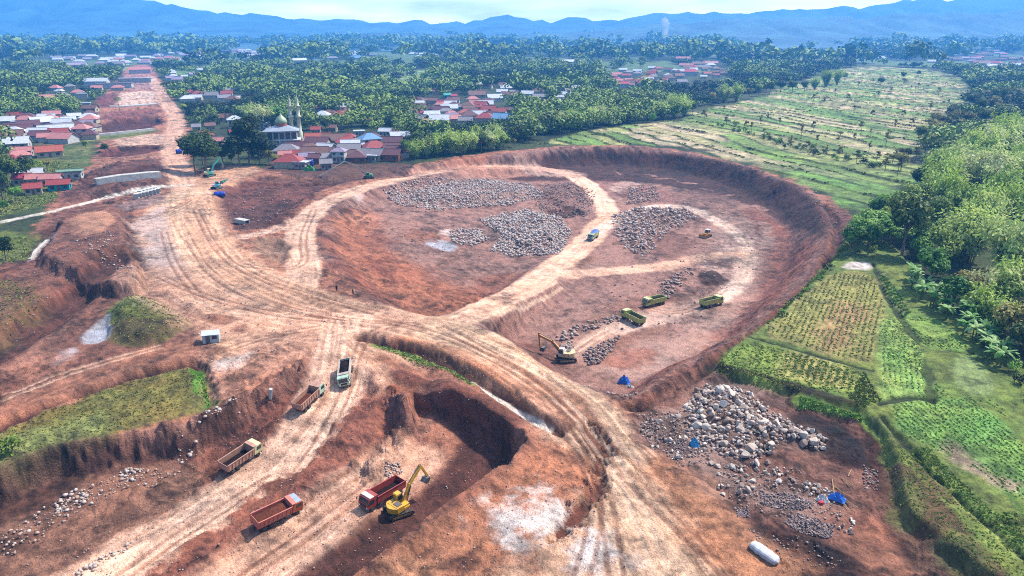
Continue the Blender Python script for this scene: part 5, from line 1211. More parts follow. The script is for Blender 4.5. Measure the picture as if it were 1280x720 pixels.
def dump_truck(x, y, heading, cab, bed, label, roof=None, load='empty', tarp=None, L=8.4, ribs=True, inside=None, sc=.9):
    """heading: world angle of the nose from +X; nose along local +X"""
    o = empty('dump_truck', (x, y, 0), heading); Wd = 2.5; hl = L/2
    b = MB()
    for s in (-.45, .45): b.box((-.1, s, .95), (L-.5, .14, .28))
    for xx in (-hl+.6, -1.4, .8, hl-1.2): b.box((xx, 0, .95), (.12, .8, .2))
    b.box((hl-.15, 0, .75), (.25, Wd*.95, .35)); b.tube((.9, -.95, .8), (1.9, -.95, .8), .32); b.box((1.3, .95, .8), (1.0, .55, .5)); b.build('chassis', STEEL, o)
    # cab: raked windscreen
    x1, x0 = hl, hl-1.95; b = MB(); b.prism([(x0, .95), (x1, .95), (x1+.02, 1.75), (x1-.22, 2.72), (x1-.4, 2.86), (x0, 2.86)], -Wd/2+.05, Wd/2-.05)
    c = b.build('cab', cab, o)
    b = MB(); b.poly([(x1+.045, -1.0, 1.82), (x1+.045, 1.0, 1.82), (x1-.185, .92, 2.66), (x1-.185, -.92, 2.66)]); b.poly([(x1+.03, -1.0, 1.82), (x1-.2, -.92, 2.66), (x1-.2, .92, 2.66), (x1+.03, 1.0, 1.82)]); b.build('windscreen', GLASS, c)
    for s in (-1, 1):
        b = MB(); b.box(((x0+x1)/2+.1, s*(Wd/2-.03), 2.2), (1.0, .05, .72)); d = b.build('side_window', GLASS, c)
        b = MB(); b.box((x1+.02, s*.9, 1.12), (.06, .34, .2)); b.build('headlight', LAMP, o)
        b = MB(); b.bar((x1-.2, s*1.2, 2.5), (x1+.12, s*1.5, 2.4), .05); b.box((x1+.12, s*1.5, 2.15), (.08, .2, .5)); b.build('mirror', RUBBER, c)
    b = MB(); b.box((x1+.03, 0, 1.38), (.05, 1.3, .42)); b.build('grille', RUBBER, c)
    if roof is not None:
        b = MB(); b.box(((x0+x1)/2-.2, 0, 2.93), (1.5, 2.2, .12), bev=.03); b.build('cab_roof', roof, c)
    # open tipping bed: floor, four walls, ribs, head board
    bx0, bx1, z0, z1 = -hl, x0-.22, 1.15, 2.55; b = MB(); cx, lx = (bx0+bx1)/2, bx1-bx0
    b.box((cx, 0, z0+.06), (lx, Wd-.1, .12))
    for s in (-1, 1): b.box((cx, s*(Wd/2-.04), (z0+z1)/2), (lx, .08, z1-z0)); b.box((cx, s*(Wd/2+.01), z1+.04), (lx+.04, .16, .1))
    b.box((bx1-.04, 0, (z0+z1)/2+.2), (.08, Wd-.16, z1-z0+.4)); b.box((bx0+.04, 0, (z0+z1)/2-.05), (.08, Wd-.16, z1-z0-.1)); b.box((bx1+.35, 0, z1+.42), (.8, Wd-.1, .07))
    if ribs:
        for s in (-1, 1):
            for k in range(8): b.box((bx0+.35+k*(lx-.6)/7, s*(Wd/2+.05), (z0+z1)/2-.05), (.1, .1, z1-z0-.05))
    bd = b.build('tipping_bed', bed, o)
    b = MB(); n = 7; mth = {'empty': .16, 'full': 1.2, 'heap': 1.5, 'low': .45}[load]
    G = [[(bx0+.1+(lx-.2)*i/n, -Wd/2+.1+(Wd-.2)*j/4, z0+.13+mth*(.55+.45*math.sin(math.pi*i/n)*math.sin(math.pi*j/4)+.12*random.random())) for j in range(5)] for i in range(n+1)]
    V = [[b.bm.verts.new(p) for p in r] for r in G]
    for i in range(n):
        for j in range(4): b.bm.faces.new((V[i][j], V[i+1][j], V[i+1][j+1], V[i][j+1]))
    b.build('load', EARTH if inside is None else inside, bd)
    if tarp is not None:
        b = MB(); G = [[(bx0+.1+lx*.95*i/6, -Wd/2-.06+(Wd+.12)*j/4, z1+.12+.35*math.sin(math.pi*j/4)+.1*math.sin(i*2.1+j)) for j in range(5)] for i in range(7)]
        V = [[b.bm.verts.new(p) for p in r] for r in G]
        for i in range(6):
            for j in range(4): b.bm.faces.new((V[i][j], V[i+1][j], V[i+1][j+1], V[i][j+1]))
        b.build('tarpaulin', tarp, bd)
    for s in (-1, 1):
        for wx in (hl-1.05, -hl+2.5, -hl+1.2): wheel(o, wx, s*(Wd/2-.22), .52, .34 if wx > 0 else .5)
        b = MB(); b.box((-hl+.03, s*.85, 1.0), (.08, .3, .16)); b.build('tail_lamp', paint('red_lamp', (.4, .02, .02), .3), o)
        b = MB(); b.prism([(-hl+.5, 1.0), (-hl+.7, 1.12), (-hl+3.1, 1.12), (-hl+3.25, 1.0)], s*(Wd/2-.45), s*(Wd/2-.02)); b.build('mudguard', RUBBER, o)
    o.scale = (sc,)*3; tag(o, label, 'truck', 'dump trucks on the site'); seat(o, 1.0*sc, 3.4*sc); return o
def seat(o, half_w, half_l):
    """rest a vehicle on the ground, tilted to it"""
    x, y, rz = o.location.x, o.location.y, o.rotation_euler.z; f = np.array([math.cos(rz), math.sin(rz)]); s = np.array([-f[1], f[0]])
    def gz(a, b): return float(ground_z(x+f[0]*a+s[0]*b, y+f[1]*a+s[1]*b)[0])
    zf = max(gz(half_l, half_w), gz(half_l, -half_w)); zb = max(gz(-half_l, half_w), gz(-half_l, -half_w)); zl = max(gz(half_l, half_w), gz(-half_l, half_w)); zr = max(gz(half_l, -half_w), gz(-half_l, -half_w))
    p = math.atan2(zf-zb, 2*half_l); r = math.atan2(zl-zr, 2*half_w)*.8
    m = np.mean([gz(a, b) for a in (-half_l, 0, half_l) for b in (-half_w, half_w)])
    o.rotation_euler = (Matrix.Rotation(rz, 3, 'Z') @ Matrix.Rotation(-p, 3, 'Y') @ Matrix.Rotation(r, 3, 'X')).to_euler(); o.location.z = m+.02
def place(front, rear):
    xf, yf, _ = on_ground(*front); xr, yr, _ = on_ground(*rear); return ((xf+xr)/2, (yf+yr)/2, math.atan2(yf-yr, xf-xr))
mint = mpaint('mint', (196,226,196)); lime = mpaint('lime', (186,196,98)); cream = mpaint('cream', (236,232,170)); salmon = mpaint('salmon', (212,116,96)); orange = mpaint('orange', (222,110,60))
redp = mpaint('red', (168,52,44)); whitep = mpaint('white', (232,230,224)); tanb = mpaint('tan', (196,148,124)); bluep = mpaint('blue', (150,176,214)); blackp = mpaint('black', (58,40,38)); rimw = mpaint('palerim', (206,196,180))
DARKIN = paint('dark_bed_fill', C(34,20,16), .95, C(60,36,28), .6, 2, spec=.1)  # very dark fill that gives the truck beds a dark inside
dump_truck(*place((432,488),(435,457)), mint, rimw, 'mint cabbed dump truck with a black empty bed driving down the ramp towards the viewer', inside=DARKIN, load='full', ribs=False)
dump_truck(*place((400,492),(374,516)), mint, tanb, 'mint cabbed dump truck with dusty pink bed climbing the ramp beside the black bedded truck', roof=tanb, load='low', inside=EARTH)
dump_truck(*place((320,566),(282,592)), cream, tanb, 'cream cabbed dump truck with ribbed tan bed, middle of the ramp', roof=cream, load='empty', inside=DARKIN)
dump_truck(*place((374,636),(316,664)), orange, salmon, 'orange cabbed dump truck with salmon bed low on the side track', roof=bluep, load='full')
dump_truck(*place((450,642),(504,611)), redp, redp, 'red dump truck with white cab roof being loaded by the yellow excavator', roof=whitep, load='empty', ribs=False, inside=DARKIN, L=9)
dump_truck(*place((734,304),(748,293)), mint, lime, 'lime dump truck under a blue tarpaulin crossing the boulder field', load='full', tarp=paint('blue_tarp', C(40,100,220), .6), ribs=False)
dump_truck(*place((802,385),(832,378)), lime, lime, 'lime dump truck parked furthest back of the three on the pit floor', load='full', ribs=False, inside=DARKIN, roof=cream)
dump_truck(*place((778,396),(804,409)), lime, lime, 'lime dump truck with tail to the viewer, left of the three in the pit', load='full', ribs=False, inside=DARKIN, roof=cream)
dump_truck(*place((904,379),(873,387)), lime, lime, 'lime dump truck alone at the right of the pit floor', load='full', ribs=False, inside=DARKIN, roof=cream)
def excavator(x, y, heading, swing, body, boomc, label, boom=(48, 5.6), stick=(-75, 3.0), cabc=None, weight=None, scale=1.0, curl=-30, thin=1.0, group='excavators on the site'):
    """heading of the tracks; swing of the house relative to them; boom/stick elevation in degrees and length"""
    o = empty('excavator', (x, y, 0), heading)
    for s in (-1, 1):
        b = MB(); b.prism([(-2.0, .35), (-1.75, .06), (1.75, .06), (2.0, .35), (2.0, .62), (1.75, .86), (-1.75, .86), (-2.0, .62)], s*1.0, s*1.6); tr = b.build('track', RUBBER, o)
        b = MB()
        for k in range(6): b.tube((-1.5+k*.6, s*1.62-.02, .34), (-1.5+k*.6, s*1.62+.04, .34), .2)
        b.build('roller', STEEL, tr)
        b = MB(); b.box((0, s*1.3, .46), (3.0, .64, .34)); b.build('track_frame', body, o)
    b = MB(); b.box((0, 0, .72), (1.6, 2.1, .34)); b.tube((0, 0, .8), (0, 0, 1.1), .75); b.build('undercarriage', STEEL, o)
    q = Matrix.Rotation(swing, 4, 'Z')
    def B(mb, name, mat, par=o):
        me = mb.mesh(name, mat); me.transform(q); return link(name, me, par)
    b = MB(); b.prism([(-1.2, 1.12), (1.35, 1.12), (1.35, 1.42), (.2, 1.5), (.2, 2.0), (-1.2, 2.1)], -1.3, 1.3); b.box((.75, -.75, 1.6), (1.1, .9, .5), bev=.05); h = B(b, 'house', body)
    b = MB(); b.box((-.4, -.4, 2.11), (.9, 1.1, .1)); b.tube((-.6, .55, 2.0), (-.6, .55, 2.45), .09); B(b, 'engine_hatch', STEEL, h)
    b = MB(); n = 8; prof = [(-1.2, -1.35)]+[(-1.2-.75*math.sin(math.pi*i/n), -1.35+2.7*i/n) for i in range(1, n)]+[(-1.2, 1.35)]; b.prism(prof, 1.12, 2.05, 'xy'); B(b, 'counterweight', weight or body)
    b = MB(); b.prism([(.15, 1.45), (1.4, 1.45), (1.45, 2.0), (1.15, 2.95), (.3, 3.0), (.15, 2.9)], .35, 1.3); c = B(b, 'cab', cabc or body)
    b = MB(); b.prism([(1.47, 2.0), (1.18, 2.88), (1.14, 2.88), (1.42, 2.0)], .42, 1.23); b.box((.75, 1.31, 2.3), (.95, .03, .8)); b.box((.75, .34, 2.3), (.95, .03, .8)); B(b, 'window', GLASS, c)
    # boom in two bent pieces, stick, bucket, rams
    e, Lb = math.radians(boom[0]), boom[1]; p0 = Vector((1.1, -.15, 1.7)); u = Vector((math.cos(e), 0, math.sin(e))); v = Vector((-math.sin(e), 0, math.cos(e)))
    mid = p0+u*Lb*.45+v*Lb*.10; p1 = p0+u*Lb
    w0 = .34*thin; b = MB(); b.bar(p0, mid, w0, .55*thin); b.bar(mid-u*.1, p1, w0*.9, .42*thin); b.box(mid, (.5*thin, w0*1.05, .62*thin)); bo = B(b, 'boom', boomc)
    e2, Ls = math.radians(stick[0]), stick[1]; u2 = Vector((math.cos(e2), 0, math.sin(e2))); p2 = p1+u2*Ls; pb = p1-u2*.55*thin
    b = MB(); b.bar(pb, p2, w0*.75, .34*thin); B(b, 'stick', boomc)
    b = MB(); b.tube(p0+Vector((.35, .25, -.25)), mid-v*.15+Vector((0, .25, 0)), .09); b.tube(p0+Vector((.35, -.25, -.25)), mid-v*.15-Vector((0, .25, 0)), .09); b.tube(mid+v*.38, pb, .08); B(b, 'hydraulic_ram', STEEL, bo)
    a3 = e2+math.radians(curl); x3 = Vector((math.cos(a3), 0, math.sin(a3))); y3 = Vector((x3.z, 0, -x3.x)); b = MB()
    k = [p2+y3*-.15, p2+x3*.35+y3*-.3, p2+x3*1.0+y3*.0, p2+x3*1.1+y3*.5, p2+x3*.75+y3*.95, p2+x3*.1+y3*.55]
    b.prism([(p.x, p.z) for p in k], -.15-.5, -.15+.5)
    for i in range(4): b.bar(k[4]+Vector((0, -.42+i*.28, 0)), k[4]+(k[4]-k[3]).normalized()*.22+Vector((0, -.42+i*.28, 0)), .08)
    B(b, 'bucket', STEEL)
    o.scale = (scale,)*3; tag(o, label, 'excavator', group); seat(o, 1.3*scale, 1.7*scale); return o
yel = mpaint('yellow', (232,178,44)); oyel = mpaint('orange_yellow', (226,150,56)); pcream = mpaint('pale_cream', (236,214,160)); teal = mpaint('teal', (40,190,170)); teal2 = mpaint('bluegreen', (60,176,196)); grn = mpaint('green', (40,170,110))
def pose(base, tip, tracks=None):
    x, y, z = on_ground(*base); xt, yt, _ = on_ground(*tip); hd = math.atan2(yt-y, xt-x); return x, y, hd
x, y, hd = pose((498,641), (534,622)); excavator(x, y, hd-.25, .35, yel, yel, 'yellow excavator with raised arm loading the red truck in the trench', boom=(50, 5.8), stick=(-62, 2.9), curl=-40)
x, y, hd = pose((708,450), (680,444)); excavator(x, y, hd+.5, -.5, pcream, oyel, 'pale cream excavator with orange arm digging boulders in the near pit corner', boom=(30, 5.9), stick=(-95, 3.0), curl=-50, cabc=whitep, scale=1.12)
x, y, hd = pose((262,220), (288,216)); excavator(x, y, hd, 0, teal, teal, 'teal excavator with cream tail standing before the dark trees', boom=(46, 6.4), stick=(-70, 3.2), cabc=cream, weight=cream, scale=1.15)
x, y, hd = pose((271,236), (284,234)); excavator(x, y, hd+.3, -.3, teal2, teal, 'blue green excavator with its arm folded, just below the teal one', boom=(22, 4.2), stick=(-150, 2.4), cabc=teal2, weight=whitep, scale=1.0)
x, y, hd = pose((461,223), (405,230)); excavator(x, y, hd, 0, grn, mpaint('pale_grey', (206,206,196)), 'green long reach excavator with a thin pale boom below the village', boom=(34, 12.0), stick=(-28, 13.0), scale=1.0, thin=.85, curl=-60)
def bulldozer(px, py, tip):
    x, y, hd = pose((px, py), tip); o = empty('bulldozer', (x, y, 0), hd)
    for s in (-1, 1):
        b = MB(); b.prism([(-1.7, .4), (-1.4, .05), (1.4, .05), (1.7, .4), (1.6, .9), (-1.2, 1.0), (-1.7, .8)], s*.75, s*1.3); b.build('track', RUBBER, o)
    b = MB(); b.prism([(-1.5, .7), (1.7, .7), (1.7, 1.6), (.3, 1.75), (.3, 1.3), (-1.5, 1.3)], -.72, .72); b.build('body', oyel, o)
    b = MB()
    for a in (-1.2, .15):
        for s in (-.62, .62): b.tube((a, s, 1.2), (a, s, 2.7), .06)
    b.box((-.5, 0, 2.75), (1.7, 1.6, .1)); c = b.build('cab', whitep, o)
    b = MB(); b.box((-.5, 0, 2.1), (1.2, 1.2, 1.0)); b.build('window', GLASS, c)
    b = MB(); b.prism([(2.35, .1), (2.5, .1), (2.42, .6), (2.55, 1.25), (2.4, 1.25), (2.28, .6)], -1.75, 1.75); b.build('blade', oyel, o)
    b = MB()
    for s in (-1.4, 1.4): b.bar((-.2, s, .5), (2.35, s, .4), .12, .2)
    b.tube((1.7, 0, 1.4), (2.35, 0, .9), .08); b.build('push_arm', STEEL, o)
    b = MB(); b.tube((1.0, .3, 1.7), (1.0, .3, 2.5), .07); b.build('exhaust', STEEL, o)
    tag(o, 'orange bulldozer with white cab among the boulders at the pit centre', 'bulldozer'); seat(o, 1, 1.5)
bulldozer(883, 296, (870, 300))
# ------------------------------------------------------------------ boulders and loose stone
def rock_mesh(name, seed, sub, mat):
    rng = np.random.default_rng(seed); bm = bmesh.new(); bmesh.ops.create_icosphere(bm, subdivisions=sub, radius=.5)
    cuts = unit(rng.normal(0, 1, (15, 3))); lim = rng.uniform(.24, .42, 15); sc = rng.uniform(.75, 1.15, 3)
    for v in bm.verts:
        p = np.array(v.co)
        for c, l in zip(cuts, lim):
            k = p@c
            if k > l: p = p-c*(k-l)*1.0
        p = p*sc*(1+.025*math.sin(p[0]*11+seed)*math.cos(p[1]*9+p[2]*7)); v.co = p
    me = bpy.data.meshes.new(name); bm.to_mesh(me); bm.free(); me.materials.append(mat); return me
ROCK = rock_mat('boulder_stone', C(164,134,116), C(255,236,216)); ROCKS = [rock_mesh('boulder', 300+i, 3, ROCK) for i in range(9)]
PALEROCK = rock_mat('pale_stone', C(150,124,104), C(226,204,180))
brng = np.random.default_rng(77)
def pick(P, n, zp=0.0):
    P = WP(P, zp); lo, hi = P.min(0), P.max(0); out = []
    while len(out) < n:
        q = brng.uniform(lo, hi)
        if poly_sd(P, q[:1], q[1:])[0] < 0: out.append(q)
    return np.array(out)
BPOS = []
def boulders(P, n, size, label, group, big=0, name='boulder', mat=None):
    pts = pick(P, n*3); c = 0
    for q in pts:
        if c >= n: break
        s = size[0]+(size[1]-size[0])*brng.random()**2.2
        if c < big: s = size[1]*brng.uniform(.9, 1.15)
        if any((q[0]-a)**2+(q[1]-b)**2 < (.30*(s+t))**2 for a, b, t in BPOS): continue
        BPOS.append((q[0], q[1], s)); o = link(name, ROCKS[int(brng.integers(9))]); z = float(ground_z(q[0], q[1])[0])
        o.location = (q[0], q[1], z+s*.22); o.scale = tuple(s*brng.uniform(.8, 1.2, 3)); o.rotation_euler = tuple(brng.uniform(0, 6.28, 3)); tag(o, label, 'boulder', group); c += 1
boulders([(855,505),(880,476),(925,482),(985,522),(1035,548),(1028,562),(985,548),(960,566),(925,572),(890,560),(860,530)], 170, (1.0, 2.1), 'grey brown boulder in the big heap between pit corner and green field', 'boulders of the big heap', 10)
boulders([(930,540),(950,530),(965,545),(960,560),(935,560)], 10, (1.9, 2.8), 'extra large pale boulder in the middle of the big heap', 'largest boulders', 6)
boulders([(800,520),(850,512),(880,540),(885,560),(850,575),(815,555)], 50, (.6, 1.4), 'middle sized stone on the grey ground near the pit corner', 'stones near the pit corner')
boulders([(890,575),(935,565),(985,580),(1000,600),(950,610),(905,620),(890,600)], 38, (.7, 1.5), 'boulder on the grey yard between the two gravel heaps', 'boulders in the yard')
boulders([(1000,600),(1035,605),(1045,615),(1020,620)], 14, (.7, 1.2), 'boulder in the small pile behind the blue tarpaulin', 'boulders behind the tarpaulin')
boulders([(1045,630),(1068,645),(1068,668),(1048,655)], 12, (.5, 1.0), 'boulder in the line of stones right of the gravel heap', 'stones right of the gravel')
boulders([(1010,545),(1036,548),(1032,562),(1012,558)], 6, (1.0, 1.5), 'pale boulder at the right tip of the big heap', 'boulders at the heap tip')
# loose stone: thousands of pieces, one mass
def rubble():
    base = []
    for i in range(5):
        bm = bmesh.new(); bmesh.ops.create_icosphere(bm, subdivisions=1, radius=.5); rng = np.random.default_rng(400+i)
        V = np.array([v.co for v in bm.verts]); V = V*(1+rng.uniform(-.28, .22, (len(V), 1)))*rng.uniform(.7, 1.15, 3); F = np.array([[v.index for v in f.verts] for f in bm.faces]); bm.free(); base.append((V, F))
    Vs, Fs, Ts, off = [], [], [], 0; rng = np.random.default_rng(5)
    FIELDS = [ # polygon, number, sizes, tint, level
     ([(480,252),(505,242),(540,233),(610,222),(662,225),(680,240),(640,252),(600,256),(545,268),(500,264)], 3400, (.6, 1.35), .95, -6.5),
     ([(600,277),(625,268),(655,262),(700,270),(715,290),(700,318),(640,320),(612,314),(628,296)], 3200, (.6, 1.35), .95, -8),
     ([(562,294),(600,288),(612,300),(592,310),(566,308)], 420, (.6, 1.4), .9, -8),
     ([(665,232),(715,226),(745,240),(738,268),(690,268),(668,256)], 1000, (.5, 1.2), .4, -8),
     ([(765,270),(800,260),(860,262),(872,274),(835,290),(808,322),(780,312),(768,290)], 1200, (.6, 1.7), .75, -8.5),
     ([(785,236),(820,234),(826,252),(784,256)], 320, (.6, 1.5), .6, -8.5),
     ([(830,350),(862,330),(868,340),(835,372),(815,378)], 110, (.6, 1.6), .5, -8),
     ([(690,415),(735,396),(770,388),(775,396),(735,408),(700,424)], 130, (.5, 1.5), .5, -7),
     ([(728,440),(755,424),(776,418),(770,430),(750,452),(735,456)], 300, (.4, 1.1), .35, -8),
     ([(700,425),(716,420),(716,432),(702,436)], 60, (.5, 1.3), .5, -7),
     ([(855,505),(880,476),(925,482),(985,522),(1035,548),(1028,562),(985,548),(960,566),(925,572),(890,560),(860,530)], 1300, (.3, .9), .7, 0),
     ([(796,518),(850,510),(885,545),(890,575),(850,580),(805,555)], 600, (.2, .6), .4, 0),
     ([(890,572),(1000,580),(1060,640),(1000,650),(920,625)], 500, (.18, .55), .5, 0),
     ([(950,612),(985,612),(1020,622),(1015,632),(975,632),(952,624)], 1500, (.14, .36), .3, 0),
     ([(980,645),(1000,636),(1045,652),(1040,668),(1000,662)], 1700, (.14, .36), .3, 0),
     ([(918,630),(935,626),(940,640),(922,644)], 300, (.14, .34), .2, 0),
     ([(835,548),(860,544),(880,560),(850,566)], 500, (.14, .32), .2, 0),
     ([(0,668),(55,632),(110,610),(160,585),(225,588),(222,602),(150,612),(95,640),(20,690),(0,690)], 260, (.2, .7), .7, -4.6),
     ([(82,612),(105,610),(110,622),(95,640),(66,640),(70,626)], 70, (.3, 1.0), .8, -4.6),
     ([(150,588),(180,585),(178,602),(152,604)], 50, (.3, .9), .75, -4.6),
     ([(90,715),(120,700),(165,676),(166,684),(120,710),(100,725)], 60, (.3, .8), .8, -5),
     ([(480,575),(502,572),(500,590),(482,592)], 70, (.3, .7), .7, -3.5),
     ([(215,545),(260,515),(300,500),(300,508),(265,524),(225,552)], 40, (.3, 1.0), .85, 0),
     ([(95,300),(140,290),(150,320),(180,352),(170,352),(140,325),(100,318)], 130, (.3, .9), .7, 3),
     ([(930,655),(1000,670),(1060,710),(1000,715),(945,680)], 120, (.15, .5), .4, 0),
     ([(1080,575),(1100,580),(1098,610),(1080,605)], 90, (.2, .6), .4, 0),
     ([(740,490),(790,500),(800,515),(760,508),(725,490)], 60, (.3, .9), .6, -3),
     ([(1010,235),(1030,245),(1062,280),(1040,300),(1030,280)], 80, (.25, .8), .6, 0),
     ([(240,262),(300,240),(370,230),(372,262),(300,300)], 150, (.3, 1.0), .4, 0),
     ([(760,340),(960,280),(960,330),(880,400),(740,420)], 160, (.3, .9), .5, -8.5),
     ([(440,280),(560,270),(620,340),(480,350)], 120, (.3, .8), .5, -8),
     ([(-20,720),(100,600),(420,450),(560,440),(760,600),(800,720)], 2600, (.07, .34), .55, -1),
     ([(200,360),(430,380),(400,440),(260,470)], 260, (.15, .55), .6, 0),
     ([(0,430),(140,330),(60,310),(0,340)], 120, (.2, .6), .5, 0),
    ]
    for P, n, sz, tint, zp in FIELDS:
        pts = pick(P, n, zp); z = ground_z(pts[:, 0], pts[:, 1]); s = sz[0]+(sz[1]-sz[0])*rng.random(n)**2.5; k = rng.integers(0, 5, n)
        mound = n > 250
        for b in range(5):
            j = np.where(k == b)[0]; V, F = base[b]; a = rng.uniform(0, 6.28, len(j)); c_, s_ = np.cos(a)[:, None], np.sin(a)[:, None]; S = s[j][:, None]
            fl = rng.uniform(.6, 1, len(j))[:, None]; lift = (.25*S if not mound else S*rng.uniform(0, .8, len(j))[:, None])
            X = (V[:, 0]*c_-V[:, 1]*s_)*S+pts[j, 0][:, None]; Y = (V[:, 0]*s_+V[:, 1]*c_)*S+pts[j, 1][:, None]; Z = V[:, 2]*S*fl+z[j][:, None]+lift
            Vs.append(np.stack([X, Y, Z], -1).reshape(-1, 3)); Fs.append((F[None]+(np.arange(len(j))*len(V))[:, None, None]).reshape(-1, 3)+off); off += len(j)*len(V)
            Ts.append(np.repeat(np.clip(tint+rng.normal(0, .16, len(j)), 0, 1), len(V)))
    t = NT('rubble_stone'); at = t.node('ShaderNodeAttribute', attribute_name='tint'); n1 = t.noise(1.4, 4, .6, world_pos(t))
    rp = t.node('ShaderNodeValToRGB'); e = rp.color_ramp.elements; e[0].position = .05; e[0].color = (*C(132,116,124), 1); e[1].position = .95; e[1].color = (*C(226,206,194), 1); m = rp.color_ramp.elements.new(.55); m.color = (*C(196,162,142), 1)
    t.link(t.mathn('ADD', at.outputs['Fac'], t.mathn('MULTIPLY', t.mathn('SUBTRACT', n1.outputs[0], .5), .5)), rp.inputs[0]); t.link(rp.outputs[0], t.b.inputs['Base Color']); t.b.inputs['Roughness'].default_value = .9
    me = make_mesh('loose_stones', np.concatenate(Vs), np.concatenate(Fs), t.m); set_attr(me, 'tint', np.concatenate(Ts), 'FLOAT')
    tag(link('loose_stones', me), 'loose stones and gravel spread over pit floor and yard', 'stones', kind='stuff')
rubble()
# ------------------------------------------------------------------ crops and rough grass: uncountable
def tufts():
    rng = np.random.default_rng(8); Q, T = [], []
    def add(pts, size, h, tint, k=5):
        n = len(pts); z = ground_z(pts[:, 0], pts[:, 1])
        for _ in range(k):
            a = rng.uniform(0, 6.28, n); s = size*rng.uniform(.5, 1.3, n); hh = h*rng.uniform(.5, 1.3, n); dx, dy = np.cos(a), np.sin(a); o = rng.normal(0, size*.5, (n, 2)); l = rng.normal(0, .5, (n, 2))*hh[:, None]
            b = pts+o; P0 = np.stack([b[:, 0]-dx*s*.5, b[:, 1]-dy*s*.5, z-.03], 1); P1 = np.stack([b[:, 0]+dx*s*.5, b[:, 1]+dy*s*.5, z-.03], 1)
            P2 = np.stack([b[:, 0]+dx*s*.6+l[:, 0], b[:, 1]+dy*s*.6+l[:, 1], z+hh], 1); P3 = np.stack([b[:, 0]-dx*s*.6+l[:, 0], b[:, 1]-dy*s*.6+l[:, 1], z+hh*.8], 1)
            Q.append(np.stack([P0, P1, P2, P3], 1)); T.append(np.repeat(np.clip(tint+rng.normal(0, .12, n), 0, 1), 4))
    def rows(P, a, b, pitch, gap, size, h, tint, jitter=.12):
        P = WP(P, 1.4); A = np.array(W(*a, 1.4)); B = np.array(W(*b, 1.4)); D = (B-A)/np.linalg.norm(B-A); N = np.array([-D[1], D[0]])
        u = P@D; v = P@N; U, Vv = np.meshgrid(np.arange(u.min(), u.max(), gap), np.arange(v.min(), v.max(), pitch)); pts = U.ravel()[:, None]*D+Vv.ravel()[:, None]*N+rng.normal(0, jitter, (U.size, 2))
        d = poly_sd(P, pts[:, 0], pts[:, 1]); m = (d < -.3) & (fbm(pts[:, 0]/7, pts[:, 1]/7, 3, 160) > -.35) & (rng.random(len(pts)) < .85); add(pts[m], size, h, tint)
    rows([(1108,508),(1160,500),(1215,495),(1290,560),(1290,640),(1200,575),(1130,545)], (1150,520), (1200,560), .95, .4, .2, .13, .85)
    rows([(1098,440),(1150,440),(1160,470),(1160,495),(1105,498)], (1110,450), (1112,490), .95, .45, .19, .12, .75)
    rows([(1165,470),(1190,495),(1240,500),(1290,540),(1210,494),(1168,500)], (1180,480), (1220,510), 1.0, .45, .2, .14, .8)
    rows([(950,416),(1000,375),(1045,340),(1092,345),(1108,385),(1092,440),(1085,456),(1020,438)], (1040,400), (1025,440), 1.1, .7, .25, .16, .5)
    rows([(975,442),(1000,440),(1070,466),(1064,490),(1010,476)], (1030,450), (1018,480), 1.3, .6, .26, .18, .5)
    rows([(1130,400),(1146,394),(1185,407),(1212,438),(1180,438),(1154,431)], (1150,400), (1190,430), .9, .6, .25, .16, .7)
    rows([(1098,340),(1108,347),(1128,370),(1140,394),(1128,398),(1104,362)], (1100,350), (1112,347), 1.6, .4, .4, .4, .75)
    def loose(P, n, size, h, tint, zp=0.0): add(pick(P, n, zp), size, h, tint, 4)
    loose([(-40,562),(0,540),(100,496),(190,468),(242,459),(258,500),(150,538),(60,556),(0,585)], 1300, 0.2, 0.10, .15)
    loose([(134,398),(162,374),(188,372),(240,402),(200,428),(160,430)], 500, 0.22, 0.14, .3)
    loose([(246,462),(252,462),(263,502),(258,503)], 128, 0.22, 0.21, .85)
    loose([(895,452),(940,426),(1085,468),(1070,496),(965,477)], 880, 0.25, 0.15, .6, 1.4)
    loose([(1105,540),(1130,560),(1290,700),(1290,760),(1180,680),(1118,620)], 900, 0.16, 0.12, .6, 1)
    loose([(1135,560),(1160,560),(1240,640),(1270,640),(1290,700)], 720, 0.22, 0.13, .65, 1.4)
    loose([(1000,500),(1040,512),(1080,522),(1082,528),(1040,518),(998,508)], 336, 0.25, 0.19, .75)
    loose([(900,460),(965,480),(1000,490),(1000,497),(960,488),(895,466)], 176, 0.25, 0.17, .35)
    loose([(1080,466),(1100,500),(1080,512),(1062,500)], 192, 0.33, 0.29, .4, 1.4)
    loose([(1040,320),(1062,292),(1066,296),(1045,326),(1000,372),(960,408),(955,404)], 560, 0.33, 0.25, .5, 1)
    loose([(468,434),(520,448),(566,466),(592,484),(588,488),(560,472),(515,456)], 304, 0.22, 0.19, .6, -1)
    loose([(-40,300),(40,296),(40,318),(0,330),(-30,330)], 240, 0.39, 0.25, .45)
    loose([(0,350),(40,352),(50,375),(0,415),(-40,420)], 240, 0.33, 0.21, .35)
    loose([(-20,285),(0,272),(62,256),(84,228),(92,206),(60,200),(20,225),(-20,255)], 1500, 0.44, 0.29, .45)
    loose([(1102,400),(1124,398),(1148,430),(1158,470),(1110,450),(1098,430)], 400, 0.22, 0.13, .7, 1.4)
    P = TERR; lo_, hi_ = P.min(0), P.max(0); pts = rng.uniform(lo_, hi_, (300000, 2)); pts = pts[poly_sd(P, pts[:, 0], pts[:, 1]) < -3]; pts = pts[pts[:, 1] < 1200]
    ed = evaluate(pts[:, 0], pts[:, 1], False)['tedge']; pts = pts[(ed < .75) & (fbm(pts[:, 0]/14, pts[:, 1]/14, 3, 170) > .1)]; add(pts, .9, .5, .35, 3)
    Q = np.concatenate(Q); T = np.concatenate(T)
